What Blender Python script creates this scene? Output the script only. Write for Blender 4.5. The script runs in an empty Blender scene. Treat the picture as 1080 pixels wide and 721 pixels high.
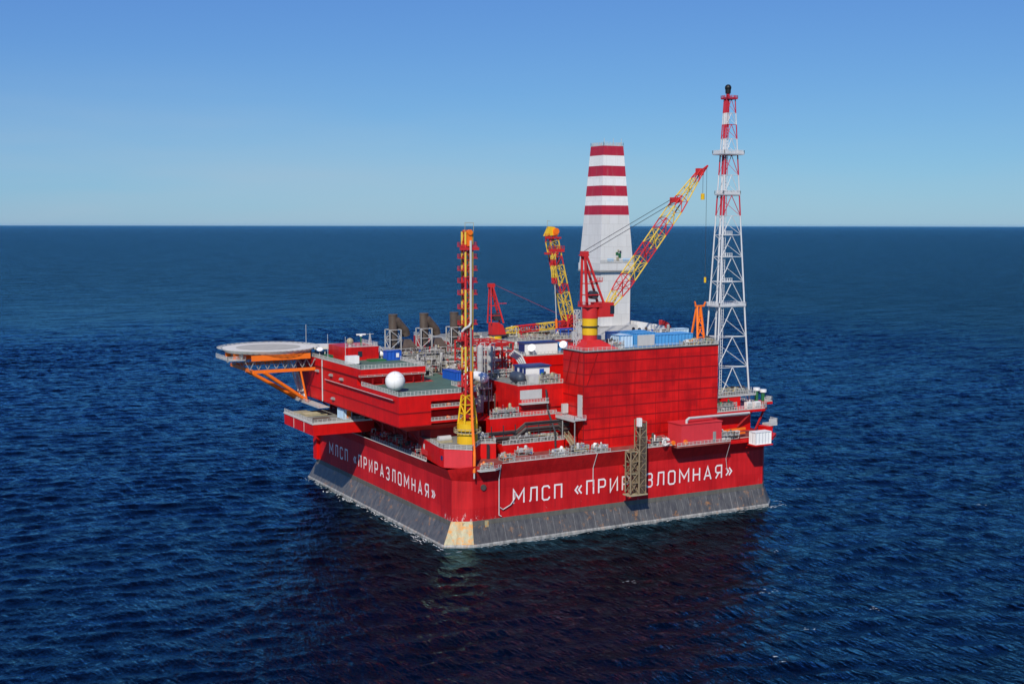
import bpy, math, random
import numpy as np
from mathutils import Vector, Matrix

random.seed(7)
sc = bpy.context.scene
COL = sc.collection
R = math.radians

# ------------------------------------------------------------------ camera
cam_d = bpy.data.cameras.new("Camera")
cam = bpy.data.objects.new("Camera", cam_d)
COL.objects.link(cam)
YAW, F_PX = 1.0602, 1294.47
PITCH = math.atan((237.4 - 360.5) / F_PX)
ROLL = math.atan((238.3 - 236.6) / 1080)
fw = Vector((math.cos(YAW) * math.cos(PITCH), math.sin(YAW) * math.cos(PITCH), math.sin(PITCH)))
rt = Vector((math.sin(YAW), -math.cos(YAW), 0))
up = rt.cross(fw)
r2 = rt * math.cos(ROLL) + up * math.sin(ROLL)
u2 = -rt * math.sin(ROLL) + up * math.cos(ROLL)
m = Matrix((r2, u2, -fw)).transposed().to_4x4()
m.translation = Vector((-132.068, -263.834, 78.813))
cam.matrix_world = m
cam_d.sensor_width = 36
cam_d.lens = 36 * F_PX / 1080
cam_d.clip_start = 1
cam_d.clip_end = 200000
sc.camera = cam

# ------------------------------------------------------------------ sky and sun
SUN_DIR = Vector((-0.78, -0.924, 1.0)).normalized()      # towards the sun
sun_el = math.asin(SUN_DIR.z)
w = bpy.data.worlds.new("World")
sc.world = w
w.use_nodes = True
nt = w.node_tree
bg = nt.nodes["Background"]
sky = nt.nodes.new("ShaderNodeTexSky")
sky.sky_type = 'NISHITA'
sky.sun_disc = False
sky.sun_elevation = sun_el
sky.sun_rotation = math.atan2(SUN_DIR.x, SUN_DIR.y)
sky.altitude = 0
sky.air_density = 1.0
sky.dust_density = 0.1
sky.ozone_density = 3.0
# the photograph's cool white balance: one response per colour channel
sep_s = nt.nodes.new("ShaderNodeSeparateColor"); nt.links.new(sky.outputs[0], sep_s.inputs[0])
com_s = nt.nodes.new("ShaderNodeCombineColor")
for ch, (g_, k_) in enumerate(((0.85, 0.45), (0.88, 0.72), (0.5, 2.5))):
    pw = nt.nodes.new("ShaderNodeMath"); pw.operation = 'POWER'; pw.inputs[1].default_value = g_
    mk = nt.nodes.new("ShaderNodeMath"); mk.operation = 'MULTIPLY'; mk.inputs[1].default_value = k_
    nt.links.new(sep_s.outputs[ch], pw.inputs[0]); nt.links.new(pw.outputs[0], mk.inputs[0]); nt.links.new(mk.outputs[0], com_s.inputs[ch])
tc = nt.nodes.new("ShaderNodeTexCoord"); sx_ = nt.nodes.new("ShaderNodeSeparateXYZ"); nt.links.new(tc.outputs["Generated"], sx_.inputs[0])
el_ = nt.nodes.new("ShaderNodeMapRange"); el_.interpolation_type = 'SMOOTHSTEP'
el_.inputs[1].default_value = 0.14; el_.inputs[2].default_value = 0.0; nt.links.new(sx_.outputs[2], el_.inputs[0])
mpw = nt.nodes.new("ShaderNodeMapping"); mpw.inputs["Scale"].default_value = (1.3, 1.3, 9); nt.links.new(tc.outputs["Generated"], mpw.inputs["Vector"])
nzw = nt.nodes.new("ShaderNodeTexNoise"); nzw.inputs["Scale"].default_value = 1.6; nzw.inputs["Detail"].default_value = 6; nt.links.new(mpw.outputs[0], nzw.inputs["Vector"])
nrw = nt.nodes.new("ShaderNodeMapRange"); nrw.inputs[1].default_value = 0.36; nrw.inputs[2].default_value = 0.68; nt.links.new(nzw.outputs[0], nrw.inputs[0])
azw = nt.nodes.new("ShaderNodeMapRange"); azw.interpolation_type = 'SMOOTHSTEP'; azw.inputs[1].default_value = 0.70; azw.inputs[2].default_value = 0.05; azw.inputs[3].default_value = 0.35; azw.inputs[4].default_value = 1.0
nt.links.new(sx_.outputs[0], azw.inputs[0])
ml1 = nt.nodes.new("ShaderNodeMath"); ml1.operation = 'MULTIPLY'; nt.links.new(el_.outputs[0], ml1.inputs[0]); nt.links.new(nrw.outputs[0], ml1.inputs[1])
ml2 = nt.nodes.new("ShaderNodeMath"); ml2.operation = 'MULTIPLY'; nt.links.new(ml1.outputs[0], ml2.inputs[0]); nt.links.new(azw.outputs[0], ml2.inputs[1])
ml3 = nt.nodes.new("ShaderNodeMath"); ml3.operation = 'MULTIPLY'; ml3.inputs[1].default_value = 0.75; nt.links.new(ml2.outputs[0], ml3.inputs[0])
hz = nt.nodes.new("ShaderNodeMix"); hz.data_type = 'RGBA'; hz.inputs[7].default_value = (4.2, 5.2, 6.3, 1)
nt.links.new(ml3.outputs[0], hz.inputs[0]); nt.links.new(com_s.outputs[0], hz.inputs[6])
nt.links.new(hz.outputs[2], bg.inputs[0])
bg.inputs[1].default_value = 0.1
sun_d = bpy.data.lights.new("sun", 'SUN')
sun_d.energy = 4.6
sun_d.angle = R(0.5)
sun_d.color = (1.0, 0.93, 0.82)
sun = bpy.data.objects.new("sun", sun_d)
COL.objects.link(sun)
sun.rotation_euler = (-SUN_DIR).to_track_quat('-Z', 'Y').to_euler()
sun.location = (0, 0, 300)
sc.view_settings.view_transform = 'Standard'
sc.view_settings.look = 'None'
sc.view_settings.exposure = 0
sc.view_settings.gamma = 1
sc.view_settings.use_curve_mapping = False

# ------------------------------------------------------------------ materials
def new_mat(name):
    mt = bpy.data.materials.new(name)
    mt.use_nodes = True
    t = mt.node_tree
    return mt, t, t.nodes["Principled BSDF"]

def N(t, kind, **kw):
    n = t.nodes.new(kind)
    for k, v in kw.items():
        setattr(n, k, v)
    return n

def paint(name, col, rough=0.45, var=0.25, scale=0.35, streak=0.5, metal=0.0, dirt=None, dirt_amt=0.25, bump=0.0):
    """painted steel: large tone variation, vertical weather streaks, a little dirt"""
    mt, t, b = new_mat(name)
    L = t.links.new
    geo = N(t, "ShaderNodeNewGeometry")
    n1 = N(t, "ShaderNodeTexNoise"); n1.inputs["Scale"].default_value = scale
    n1.inputs["Detail"].default_value = 6; n1.inputs["Roughness"].default_value = 0.65
    L(geo.outputs["Position"], n1.inputs["Vector"])
    mp = N(t, "ShaderNodeMapping"); mp.inputs["Scale"].default_value = (1.1, 1.1, 0.08)
    L(geo.outputs["Position"], mp.inputs["Vector"])
    n2 = N(t, "ShaderNodeTexNoise"); n2.inputs["Scale"].default_value = 1.0
    n2.inputs["Detail"].default_value = 5; n2.inputs["Roughness"].default_value = 0.7
    L(mp.outputs[0], n2.inputs["Vector"])
    mixf = N(t, "ShaderNodeMix", data_type='FLOAT'); mixf.inputs[0].default_value = streak
    L(n1.outputs[0], mixf.inputs[2]); L(n2.outputs[0], mixf.inputs[3])
    ramp = N(t, "ShaderNodeMapRange")
    ramp.inputs[1].default_value = 0.3; ramp.inputs[2].default_value = 0.7
    ramp.inputs[3].default_value = 1 - var; ramp.inputs[4].default_value = 1 + var
    L(mixf.outputs[0], ramp.inputs[0])
    mul = N(t, "ShaderNodeMix", data_type='RGBA', blend_type='MULTIPLY'); mul.inputs[0].default_value = 1
    mul.inputs[6].default_value = (*col, 1)
    L(ramp.outputs[0], mul.inputs[7])
    out = mul.outputs[2]
    if dirt:
        n3 = N(t, "ShaderNodeTexNoise"); n3.inputs["Scale"].default_value = 0.9
        n3.inputs["Detail"].default_value = 8; n3.inputs["Roughness"].default_value = 0.75
        L(mp.outputs[0], n3.inputs["Vector"])
        r3 = N(t, "ShaderNodeMapRange"); r3.inputs[1].default_value = 0.55; r3.inputs[2].default_value = 0.75
        r3.inputs[4].default_value = dirt_amt
        L(n3.outputs[0], r3.inputs[0])
        mx = N(t, "ShaderNodeMix", data_type='RGBA'); mx.inputs[7].default_value = (*dirt, 1)
        L(r3.outputs[0], mx.inputs[0]); L(out, mx.inputs[6])
        out = mx.outputs[2]
    L(out, b.inputs["Base Color"])
    b.inputs["Roughness"].default_value = rough
    b.inputs["Metallic"].default_value = metal
    b.inputs["Specular IOR Level"].default_value = 0.3
    if bump:
        bp = N(t, "ShaderNodeBump"); bp.inputs["Strength"].default_value = bump; bp.inputs["Distance"].default_value = 0.1
        L(n1.outputs[0], bp.inputs["Height"]); L(bp.outputs[0], b.inputs["Normal"])
    return mt

RED = (0.55, 0.004, 0.003)
M = {}
M['red'] = paint('red_paint', RED, var=0.22, dirt=(0.13, 0.015, 0.01), dirt_amt=0.5)
M['red_box'] = None
M['pink_sunlit'] = paint('pink_sunlit_red', (0.58, 0.035, 0.045), var=0.12)  # lifeboat house pink; also paints the sun's glare on the bastion front
M['reddeck'] = paint('worn_red_deck_paint', (0.24, 0.05, 0.04), var=0.4, streak=0.0, rough=0.8, dirt=(0.2, 0.19, 0.17), dirt_amt=0.6)
M['red_rib'] = paint('red_rib_paint', (0.27, 0.005, 0.006), var=0.1)
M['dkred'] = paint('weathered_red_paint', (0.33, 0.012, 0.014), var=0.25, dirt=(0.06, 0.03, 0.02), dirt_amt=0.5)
M['crane_red'] = paint('crane_red_paint', (0.50, 0.022, 0.022), var=0.15)
M['mast_red'] = paint('mast_red_paint', (0.45, 0.02, 0.04), var=0.1)
M['yellow'] = paint('yellow_paint', (0.66, 0.40, 0.012), var=0.15, dirt=(0.25, 0.12, 0.02), dirt_amt=0.4)
M['boom_yellow'] = paint('boom_yellow_paint', (0.62, 0.42, 0.05), var=0.15, dirt=(0.3, 0.15, 0.05), dirt_amt=0.4)
M['orange'] = paint('orange_paint', (0.80, 0.16, 0.012), var=0.12)
M['white'] = paint('white_paint', (0.74, 0.74, 0.72), var=0.07, dirt=(0.35, 0.3, 0.25), dirt_amt=0.2)
M['mast_white'] = paint('mast_white_paint', (0.56, 0.57, 0.58), var=0.12, dirt=(0.3, 0.25, 0.2), dirt_amt=0.3)
M['grey'] = paint('light_grey_paint', (0.46, 0.46, 0.45), var=0.12)
M['rail'] = paint('galvanised_steel', (0.50, 0.50, 0.47), var=0.1, rough=0.5)
M['steel'] = paint('grey_steel', (0.26, 0.26, 0.25), var=0.25, dirt=(0.12, 0.08, 0.05), dirt_amt=0.4)
M['silver'] = paint('silver_insulation', (0.52, 0.52, 0.50), var=0.15, rough=0.45)
M['steel2'] = paint('dull_insulation', (0.36, 0.36, 0.35), var=0.25, dirt=(0.12, 0.09, 0.06), dirt_amt=0.5)
M['dark'] = paint('dark_steel', (0.035, 0.035, 0.04), var=0.3)
M['darkpipe'] = paint('dark_pipe_paint', (0.07, 0.055, 0.05), var=0.3)
M['tan'] = paint('tan_paint', (0.34, 0.30, 0.19), var=0.25, dirt=(0.12, 0.1, 0.06), dirt_amt=0.4)
M['green'] = paint('green_deck_paint', (0.075, 0.135, 0.10), var=0.2, streak=0.0, rough=0.7, dirt=(0.1, 0.1, 0.09), dirt_amt=0.3)
M['bgreen'] = paint('green_paint', (0.025, 0.13, 0.05), var=0.2)
M['deck'] = paint('grey_deck_paint', (0.20, 0.21, 0.19), var=0.3, streak=0.0, rough=0.75, dirt=(0.25, 0.05, 0.03), dirt_amt=0.5)
M['helideck'] = paint('helideck_surface', (0.40, 0.385, 0.33), var=0.12, streak=0.0, rough=0.8)
M['heliring'] = paint('helideck_marking', (0.62, 0.60, 0.53), var=0.08, streak=0.0, rough=0.8)
M['blue'] = paint('blue_paint', (0.012, 0.085, 0.42), var=0.12)
M['ltblue'] = paint('light_blue_paint', (0.07, 0.29, 0.60), var=0.14)
M['paleblue'] = paint('pale_blue_paint', (0.42, 0.58, 0.72), var=0.1)
M['navy'] = paint('navy_paint', (0.016, 0.03, 0.13), var=0.15)
M['shadow_grey'] = paint('shadow_blue_grey', (0.045, 0.06, 0.085), var=0.2)  # the tank lies in shade; that shade is put into this colour
M['rust'] = paint('heat_stained_steel', (0.085, 0.064, 0.050), var=0.35, scale=0.6, dirt=(0.08, 0.045, 0.03), dirt_amt=0.5)
M['stair'] = paint('raw_brown_steel', (0.23, 0.175, 0.11), var=0.3, dirt=(0.15, 0.07, 0.03), dirt_amt=0.5)
M['black'] = paint('black_soot', (0.012, 0.012, 0.012), var=0.2)
M['window'] = paint('window_glass', (0.02, 0.03, 0.045), var=0.1, rough=0.1)
M['letter'] = paint('white_lettering_paint', (0.74, 0.69, 0.69), var=0.12, dirt=(0.5, 0.06, 0.06), dirt_amt=0.5)
M['scuff'] = paint('bare_scuffed_steel', (0.55, 0.50, 0.50), var=0.2)

# hull wall: plates, seams, faded patches, scuffs
def hull_mat():
    mt, t, b = new_mat('hull_red_paint')
    L = t.links.new
    geo = N(t, "ShaderNodeNewGeometry")
    sep = N(t, "ShaderNodeSeparateXYZ"); L(geo.outputs["Position"], sep.inputs[0])
    along = N(t, "ShaderNodeMath", operation='SUBTRACT'); L(sep.outputs[0], along.inputs[0]); L(sep.outputs[1], along.inputs[1])
    comb = N(t, "ShaderNodeCombineXYZ"); L(along.outputs[0], comb.inputs[0]); L(sep.outputs[2], comb.inputs[1])
    br = N(t, "ShaderNodeTexBrick"); br.offset = 0.0
    br.inputs["Color1"].default_value = (0.42, 0.42, 0.42, 1); br.inputs["Color2"].default_value = (0.58, 0.58, 0.58, 1)
    br.inputs["Mortar"].default_value = (0.30, 0.30, 0.30, 1)
    br.inputs["Scale"].default_value = 1.0; br.inputs["Mortar Size"].default_value = 0.035
    br.inputs["Brick Width"].default_value = 8.0; br.inputs["Row Height"].default_value = 4.6
    L(comb.outputs[0], br.inputs["Vector"])
    mp = N(t, "ShaderNodeMapping"); mp.inputs["Scale"].default_value = (0.9, 0.9, 0.06)
    L(geo.outputs["Position"], mp.inputs["Vector"])
    n1 = N(t, "ShaderNodeTexNoise"); n1.inputs["Scale"].default_value = 1.0; n1.inputs["Detail"].default_value = 7
    n1.inputs["Roughness"].default_value = 0.7
    L(mp.outputs[0], n1.inputs["Vector"])
    n2 = N(t, "ShaderNodeTexNoise"); n2.inputs["Scale"].default_value = 0.12; n2.inputs["Detail"].default_value = 5
    L(geo.outputs["Position"], n2.inputs["Vector"])
    add = N(t, "ShaderNodeMath", operation='ADD'); L(n1.outputs[0], add.inputs[0]); L(n2.outputs[0], add.inputs[1])
    add2 = N(t, "ShaderNodeMath", operation='ADD'); L(add.outputs[0], add2.inputs[0]); L(br.outputs[0], add2.inputs[1])
    rp = N(t, "ShaderNodeMapRange"); rp.inputs[1].default_value = 1.15; rp.inputs[2].default_value = 1.85
    L(add2.outputs[0], rp.inputs[0])
    mx = N(t, "ShaderNodeMix", data_type='RGBA')
    mx.inputs[6].default_value = (0.30, 0.003, 0.005, 1); mx.inputs[7].default_value = (0.64, 0.016, 0.018, 1)
    L(rp.outputs[0], mx.inputs[0])
    # scuffs: ragged white scrapes low on the wall
    mp2 = N(t, "ShaderNodeMapping"); mp2.inputs["Scale"].default_value = (0.75, 0.75, 0.30)
    L(geo.outputs["Position"], mp2.inputs["Vector"])
    n3 = N(t, "ShaderNodeTexNoise"); n3.inputs["Scale"].default_value = 1.0; n3.inputs["Detail"].default_value = 9
    n3.inputs["Roughness"].default_value = 0.8
    L(mp2.outputs[0], n3.inputs["Vector"])
    zr = N(t, "ShaderNodeMapRange"); zr.inputs[1].default_value = 6; zr.inputs[2].default_value = 11
    zr.inputs[3].default_value = 0.10; zr.inputs[4].default_value = -0.06
    L(sep.outputs[2], zr.inputs[0])
    # scrapes gather near the corner posts and the far right end
    aab = N(t, "ShaderNodeMath", operation='ABSOLUTE'); L(along.outputs[0], aab.inputs[0])
    ne = N(t, "ShaderNodeMapRange"); ne.inputs[1].default_value = 5; ne.inputs[2].default_value = 14
    ne.inputs[3].default_value = 0.03; ne.inputs[4].default_value = -0.035
    L(aab.outputs[0], ne.inputs[0])
    s1 = N(t, "ShaderNodeMath", operation='ADD'); L(n3.outputs[0], s1.inputs[0]); L(zr.outputs[0], s1.inputs[1])
    s2 = N(t, "ShaderNodeMath", operation='ADD'); L(s1.outputs[0], s2.inputs[0]); L(ne.outputs[0], s2.inputs[1])
    r3 = N(t, "ShaderNodeMapRange"); r3.inputs[1].default_value = 0.645; r3.inputs[2].default_value = 0.68
    r3.inputs[4].default_value = 0.75
    L(s2.outputs[0], r3.inputs[0])
    mp5 = N(t, "ShaderNodeMapping"); mp5.inputs["Scale"].default_value = (1.6, 1.6, 0.09)
    L(geo.outputs["Position"], mp5.inputs["Vector"])
    n5 = N(t, "ShaderNodeTexNoise"); n5.inputs["Scale"].default_value = 1.0; n5.inputs["Detail"].default_value = 8; n5.inputs["Roughness"].default_value = 0.75
    L(mp5.outputs[0], n5.inputs["Vector"])
    r5 = N(t, "ShaderNodeMapRange"); r5.inputs[1].default_value = 0.56; r5.inputs[2].default_value = 0.70; r5.inputs[4].default_value = 0.75
    L(n5.outputs[0], r5.inputs[0])
    mx5 = N(t, "ShaderNodeMix", data_type='RGBA'); mx5.inputs[7].default_value = (0.15, 0.012, 0.012, 1)
    L(r5.outputs[0], mx5.inputs[0]); L(mx.outputs[2], mx5.inputs[6])
    mx2 = N(t, "ShaderNodeMix", data_type='RGBA'); mx2.inputs[7].default_value = (0.55, 0.40, 0.40, 1)
    L(r3.outputs[0], mx2.inputs[0]); L(mx5.outputs[2], mx2.inputs[6])
    L(mx2.outputs[2], b.inputs["Base Color"])
    b.inputs["Roughness"].default_value = 0.42
    b.inputs["Specular IOR Level"].default_value = 0.3
    bp = N(t, "ShaderNodeBump"); bp.inputs["Strength"].default_value = 0.35; bp.inputs["Distance"].default_value = 0.25
    L(n2.outputs[0], bp.inputs["Height"]); L(bp.outputs[0], b.inputs["Normal"])
    return mt
M['hull'] = hull_mat()

def panel_mat():
    """large red wall panels, each a slightly different shade, with run-off and scattered pale specks"""
    mt, t, b = new_mat('red_panel_paint')
    L = t.links.new
    geo = N(t, "ShaderNodeNewGeometry")
    sep = N(t, "ShaderNodeSeparateXYZ"); L(geo.outputs["Position"], sep.inputs[0])
    along = N(t, "ShaderNodeMath", operation='SUBTRACT'); L(sep.outputs[0], along.inputs[0]); L(sep.outputs[1], along.inputs[1])
    comb = N(t, "ShaderNodeCombineXYZ"); L(along.outputs[0], comb.inputs[0]); L(sep.outputs[2], comb.inputs[1])
    br = N(t, "ShaderNodeTexBrick"); br.offset = 0.5
    br.inputs["Color1"].default_value = (0.25, 0.25, 0.25, 1); br.inputs["Color2"].default_value = (0.75, 0.75, 0.75, 1)
    br.inputs["Mortar"].default_value = (0.3, 0.3, 0.3, 1)
    br.inputs["Scale"].default_value = 1.0; br.inputs["Mortar Size"].default_value = 0.02
    br.inputs["Brick Width"].default_value = 3.7; br.inputs["Row Height"].default_value = 2.95
    L(comb.outputs[0], br.inputs["Vector"])
    mp = N(t, "ShaderNodeMapping"); mp.inputs["Scale"].default_value = (1.0, 1.0, 0.07)
    L(geo.outputs["Position"], mp.inputs["Vector"])
    n1 = N(t, "ShaderNodeTexNoise"); n1.inputs["Scale"].default_value = 1.1; n1.inputs["Detail"].default_value = 7; n1.inputs["Roughness"].default_value = 0.72
    L(mp.outputs[0], n1.inputs["Vector"])
    n2 = N(t, "ShaderNodeTexNoise"); n2.inputs["Scale"].default_value = 0.16; n2.inputs["Detail"].default_value = 6
    L(geo.outputs["Position"], n2.inputs["Vector"])
    a1 = N(t, "ShaderNodeMath", operation='MULTIPLY_ADD'); a1.inputs[1].default_value = 0.45; L(br.outputs[0], a1.inputs[0]); L(n1.outputs[0], a1.inputs[2])
    a2 = N(t, "ShaderNodeMath", operation='ADD'); L(a1.outputs[0], a2.inputs[0]); L(n2.outputs[0], a2.inputs[1])
    rp = N(t, "ShaderNodeMapRange"); rp.inputs[1].default_value = 0.95; rp.inputs[2].default_value = 1.5
    L(a2.outputs[0], rp.inputs[0])
    mx = N(t, "ShaderNodeMix", data_type='RGBA'); mx.inputs[6].default_value = (0.33, 0.003, 0.004, 1); mx.inputs[7].default_value = (0.66, 0.009, 0.007, 1)
    L(rp.outputs[0], mx.inputs[0])
    # brown run-off
    mp2 = N(t, "ShaderNodeMapping"); mp2.inputs["Scale"].default_value = (1.9, 1.9, 0.10)
    L(geo.outputs["Position"], mp2.inputs["Vector"])
    n3 = N(t, "ShaderNodeTexNoise"); n3.inputs["Scale"].default_value = 0.9; n3.inputs["Detail"].default_value = 8; n3.inputs["Roughness"].default_value = 0.75
    L(mp2.outputs[0], n3.inputs["Vector"])
    r3 = N(t, "ShaderNodeMapRange"); r3.inputs[1].default_value = 0.57; r3.inputs[2].default_value = 0.70; r3.inputs[4].default_value = 0.8
    L(n3.outputs[0], r3.inputs[0])
    m3 = N(t, "ShaderNodeMix", data_type='RGBA'); m3.inputs[7].default_value = (0.13, 0.012, 0.008, 1)
    L(r3.outputs[0], m3.inputs[0]); L(mx.outputs[2], m3.inputs[6])
    # pale specks where the paint is chipped
    n4 = N(t, "ShaderNodeTexNoise"); n4.inputs["Scale"].default_value = 0.8; n4.inputs["Detail"].default_value = 9; n4.inputs["Roughness"].default_value = 0.8
    L(geo.outputs["Position"], n4.inputs["Vector"])
    r4 = N(t, "ShaderNodeMapRange"); r4.inputs[1].default_value = 0.71; r4.inputs[2].default_value = 0.74; r4.inputs[4].default_value = 0.6
    L(n4.outputs[0], r4.inputs[0])
    m4 = N(t, "ShaderNodeMix", data_type='RGBA'); m4.inputs[7].default_value = (0.5, 0.30, 0.28, 1)
    L(r4.outputs[0], m4.inputs[0]); L(m3.outputs[2], m4.inputs[6])
    L(m4.outputs[2], b.inputs["Base Color"])
    b.inputs["Roughness"].default_value = 0.45; b.inputs["Specular IOR Level"].default_value = 0.3
    bp = N(t, "ShaderNodeBump"); bp.inputs["Strength"].default_value = 0.3; bp.inputs["Distance"].default_value = 0.2
    L(n2.outputs[0], bp.inputs["Height"]); L(bp.outputs[0], b.inputs["Normal"])
    return mt
M['red_box'] = panel_mat()

# ice belt: grey concrete and clad steel with vertical ribs and run-off
def belt_mat(name, c0, c1, rust=0.0, rust_lo=0.5):
    mt, t, b = new_mat(name)
    L = t.links.new
    geo = N(t, "ShaderNodeNewGeometry")
    mp = N(t, "ShaderNodeMapping"); mp.inputs["Scale"].default_value = (0.55, 0.55, 0.10)
    L(geo.outputs["Position"], mp.inputs["Vector"])
    n1 = N(t, "ShaderNodeTexNoise"); n1.inputs["Scale"].default_value = 1.6; n1.inputs["Detail"].default_value = 8
    n1.inputs["Roughness"].default_value = 0.72
    L(mp.outputs[0], n1.inputs["Vector"])
    rp = N(t, "ShaderNodeMapRange"); rp.inputs[1].default_value = 0.34; rp.inputs[2].default_value = 0.68
    L(n1.outputs[0], rp.inputs[0])
    mx = N(t, "ShaderNodeMix", data_type='RGBA'); mx.inputs[6].default_value = (*c0, 1); mx.inputs[7].default_value = (*c1, 1)
    L(rp.outputs[0], mx.inputs[0])
    out = mx.outputs[2]
    # pale lower rim and wet dark foot
    if rust > 0:
        n3 = N(t, "ShaderNodeTexNoise"); n3.inputs["Scale"].default_value = 0.55; n3.inputs["Detail"].default_value = 8
        n3.inputs["Roughness"].default_value = 0.7
        L(geo.outputs["Position"], n3.inputs["Vector"])
        r3 = N(t, "ShaderNodeMapRange"); r3.inputs[1].default_value = rust_lo; r3.inputs[2].default_value = rust_lo + 0.14
        r3.inputs[4].default_value = rust
        L(n3.outputs[0], r3.inputs[0])
        m3 = N(t, "ShaderNodeMix", data_type='RGBA'); m3.inputs[7].default_value = (0.62, 0.25, 0.03, 1)
        L(r3.outputs[0], m3.inputs[0]); L(out, m3.inputs[6])
        out = m3.outputs[2]
    L(out, b.inputs["Base Color"])
    b.inputs["Roughness"].default_value = 0.4
    return mt
M['concrete'] = belt_mat('grey_concrete', (0.085, 0.08, 0.068), (0.15, 0.14, 0.12), 0.25, 0.62)
M['cladding'] = belt_mat('ice_belt_cladding', (0.042, 0.042, 0.045), (0.115, 0.112, 0.108), 0.5, 0.57)
M['paleplate'] = belt_mat('pale_corner_plate', (0.26, 0.23, 0.13), (0.50, 0.45, 0.28), 0.95, 0.47)
M['cladrib'] = belt_mat('belt_rib_steel', (0.10, 0.10, 0.11), (0.30, 0.30, 0.30), 0.3, 0.6)
M['rim'] = belt_mat('pale_waterline_rim', (0.10, 0.11, 0.11), (0.42, 0.41, 0.38), 0.4, 0.56)

# striped paint for the drilling tower (height stripes painted on the tower)
def stripe_mat():
    mt, t, b = new_mat('tower_paint')
    L = t.links.new
    geo = N(t, "ShaderNodeNewGeometry")
    sep = N(t, "ShaderNodeSeparateXYZ"); L(geo.outputs["Position"], sep.inputs[0])
    mr = N(t, "ShaderNodeMapRange"); mr.inputs[1].default_value = 40; mr.inputs[2].default_value = 110
    L(sep.outputs[2], mr.inputs[0])
    cr = N(t, "ShaderNodeValToRGB"); cr.color_ramp.interpolation = 'CONSTANT'
    z = lambda v: (v - 40) / 70
    WH, RD = (0.76, 0.76, 0.74, 1), (0.40, 0.014, 0.036, 1)
    GR = (0.62, 0.62, 0.60, 1)
    el = cr.color_ramp.elements
    el[0].position = 0; el[0].color = GR
    el[1].position = z(81.6); el[1].color = RD
    for p, c in ((84.4, WH), (87.2, RD), (90.1, WH), (93.0, RD), (96.0, WH), (98.9, RD)):
        e = el.new(z(p)); e.color = c
    L(mr.outputs[0], cr.inputs[0])
    n = N(t, "ShaderNodeTexNoise"); n.inputs["Scale"].default_value = 0.4; n.inputs["Detail"].default_value = 6
    mp = N(t, "ShaderNodeMapping"); mp.inputs["Scale"].default_value = (1.5, 1.5, 0.12)
    L(geo.outputs["Position"], mp.inputs["Vector"]); L(mp.outputs[0], n.inputs["Vector"])
    r = N(t, "ShaderNodeMapRange"); r.inputs[1].default_value = 0.3; r.inputs[2].default_value = 0.7
    r.inputs[3].default_value = 0.95; r.inputs[4].default_value = 1.03
    L(n.outputs[0], r.inputs[0])
    mu = N(t, "ShaderNodeMix", data_type='RGBA', blend_type='MULTIPLY'); mu.inputs[0].default_value = 1
    L(cr.outputs[0], mu.inputs[6]); L(r.outputs[0], mu.inputs[7])
    al = N(t, "ShaderNodeMath", operation='SUBTRACT'); L(sep.outputs[0], al.inputs[0]); L(sep.outputs[1], al.inputs[1])
    cb = N(t, "ShaderNodeCombineXYZ"); L(al.outputs[0], cb.inputs[0]); L(sep.outputs[2], cb.inputs[1])
    br = N(t, "ShaderNodeTexBrick"); br.offset = 0.5; br.inputs["Scale"].default_value = 1.0
    br.inputs["Color1"].default_value = (0.93, 0.93, 0.92, 1); br.inputs["Color2"].default_value = (1, 1, 1, 1); br.inputs["Mortar"].default_value = (0.72, 0.71, 0.70, 1)
    br.inputs["Mortar Size"].default_value = 0.04; br.inputs["Brick Width"].default_value = 3.1; br.inputs["Row Height"].default_value = 3.3
    L(cb.outputs[0], br.inputs["Vector"])
    mu2 = N(t, "ShaderNodeMix", data_type='RGBA', blend_type='MULTIPLY'); mu2.inputs[0].default_value = 1
    L(mu.outputs[2], mu2.inputs[6]); L(br.outputs[0], mu2.inputs[7])
    n6 = N(t, "ShaderNodeTexNoise"); n6.inputs["Scale"].default_value = 0.8; n6.inputs["Detail"].default_value = 8; n6.inputs["Roughness"].default_value = 0.75
    L(mp.outputs[0], n6.inputs["Vector"])
    r6 = N(t, "ShaderNodeMapRange"); r6.inputs[1].default_value = 0.55; r6.inputs[2].default_value = 0.75; r6.inputs[4].default_value = 0.4
    L(n6.outputs[0], r6.inputs[0])
    mu3 = N(t, "ShaderNodeMix", data_type='RGBA'); mu3.inputs[7].default_value = (0.36, 0.33, 0.28, 1)
    L(r6.outputs[0], mu3.inputs[0]); L(mu2.outputs[2], mu3.inputs[6])
    L(mu3.outputs[2], b.inputs["Base Color"])
    b.inputs["Roughness"].default_value = 0.5
    return mt
M['tower'] = stripe_mat()

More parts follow.
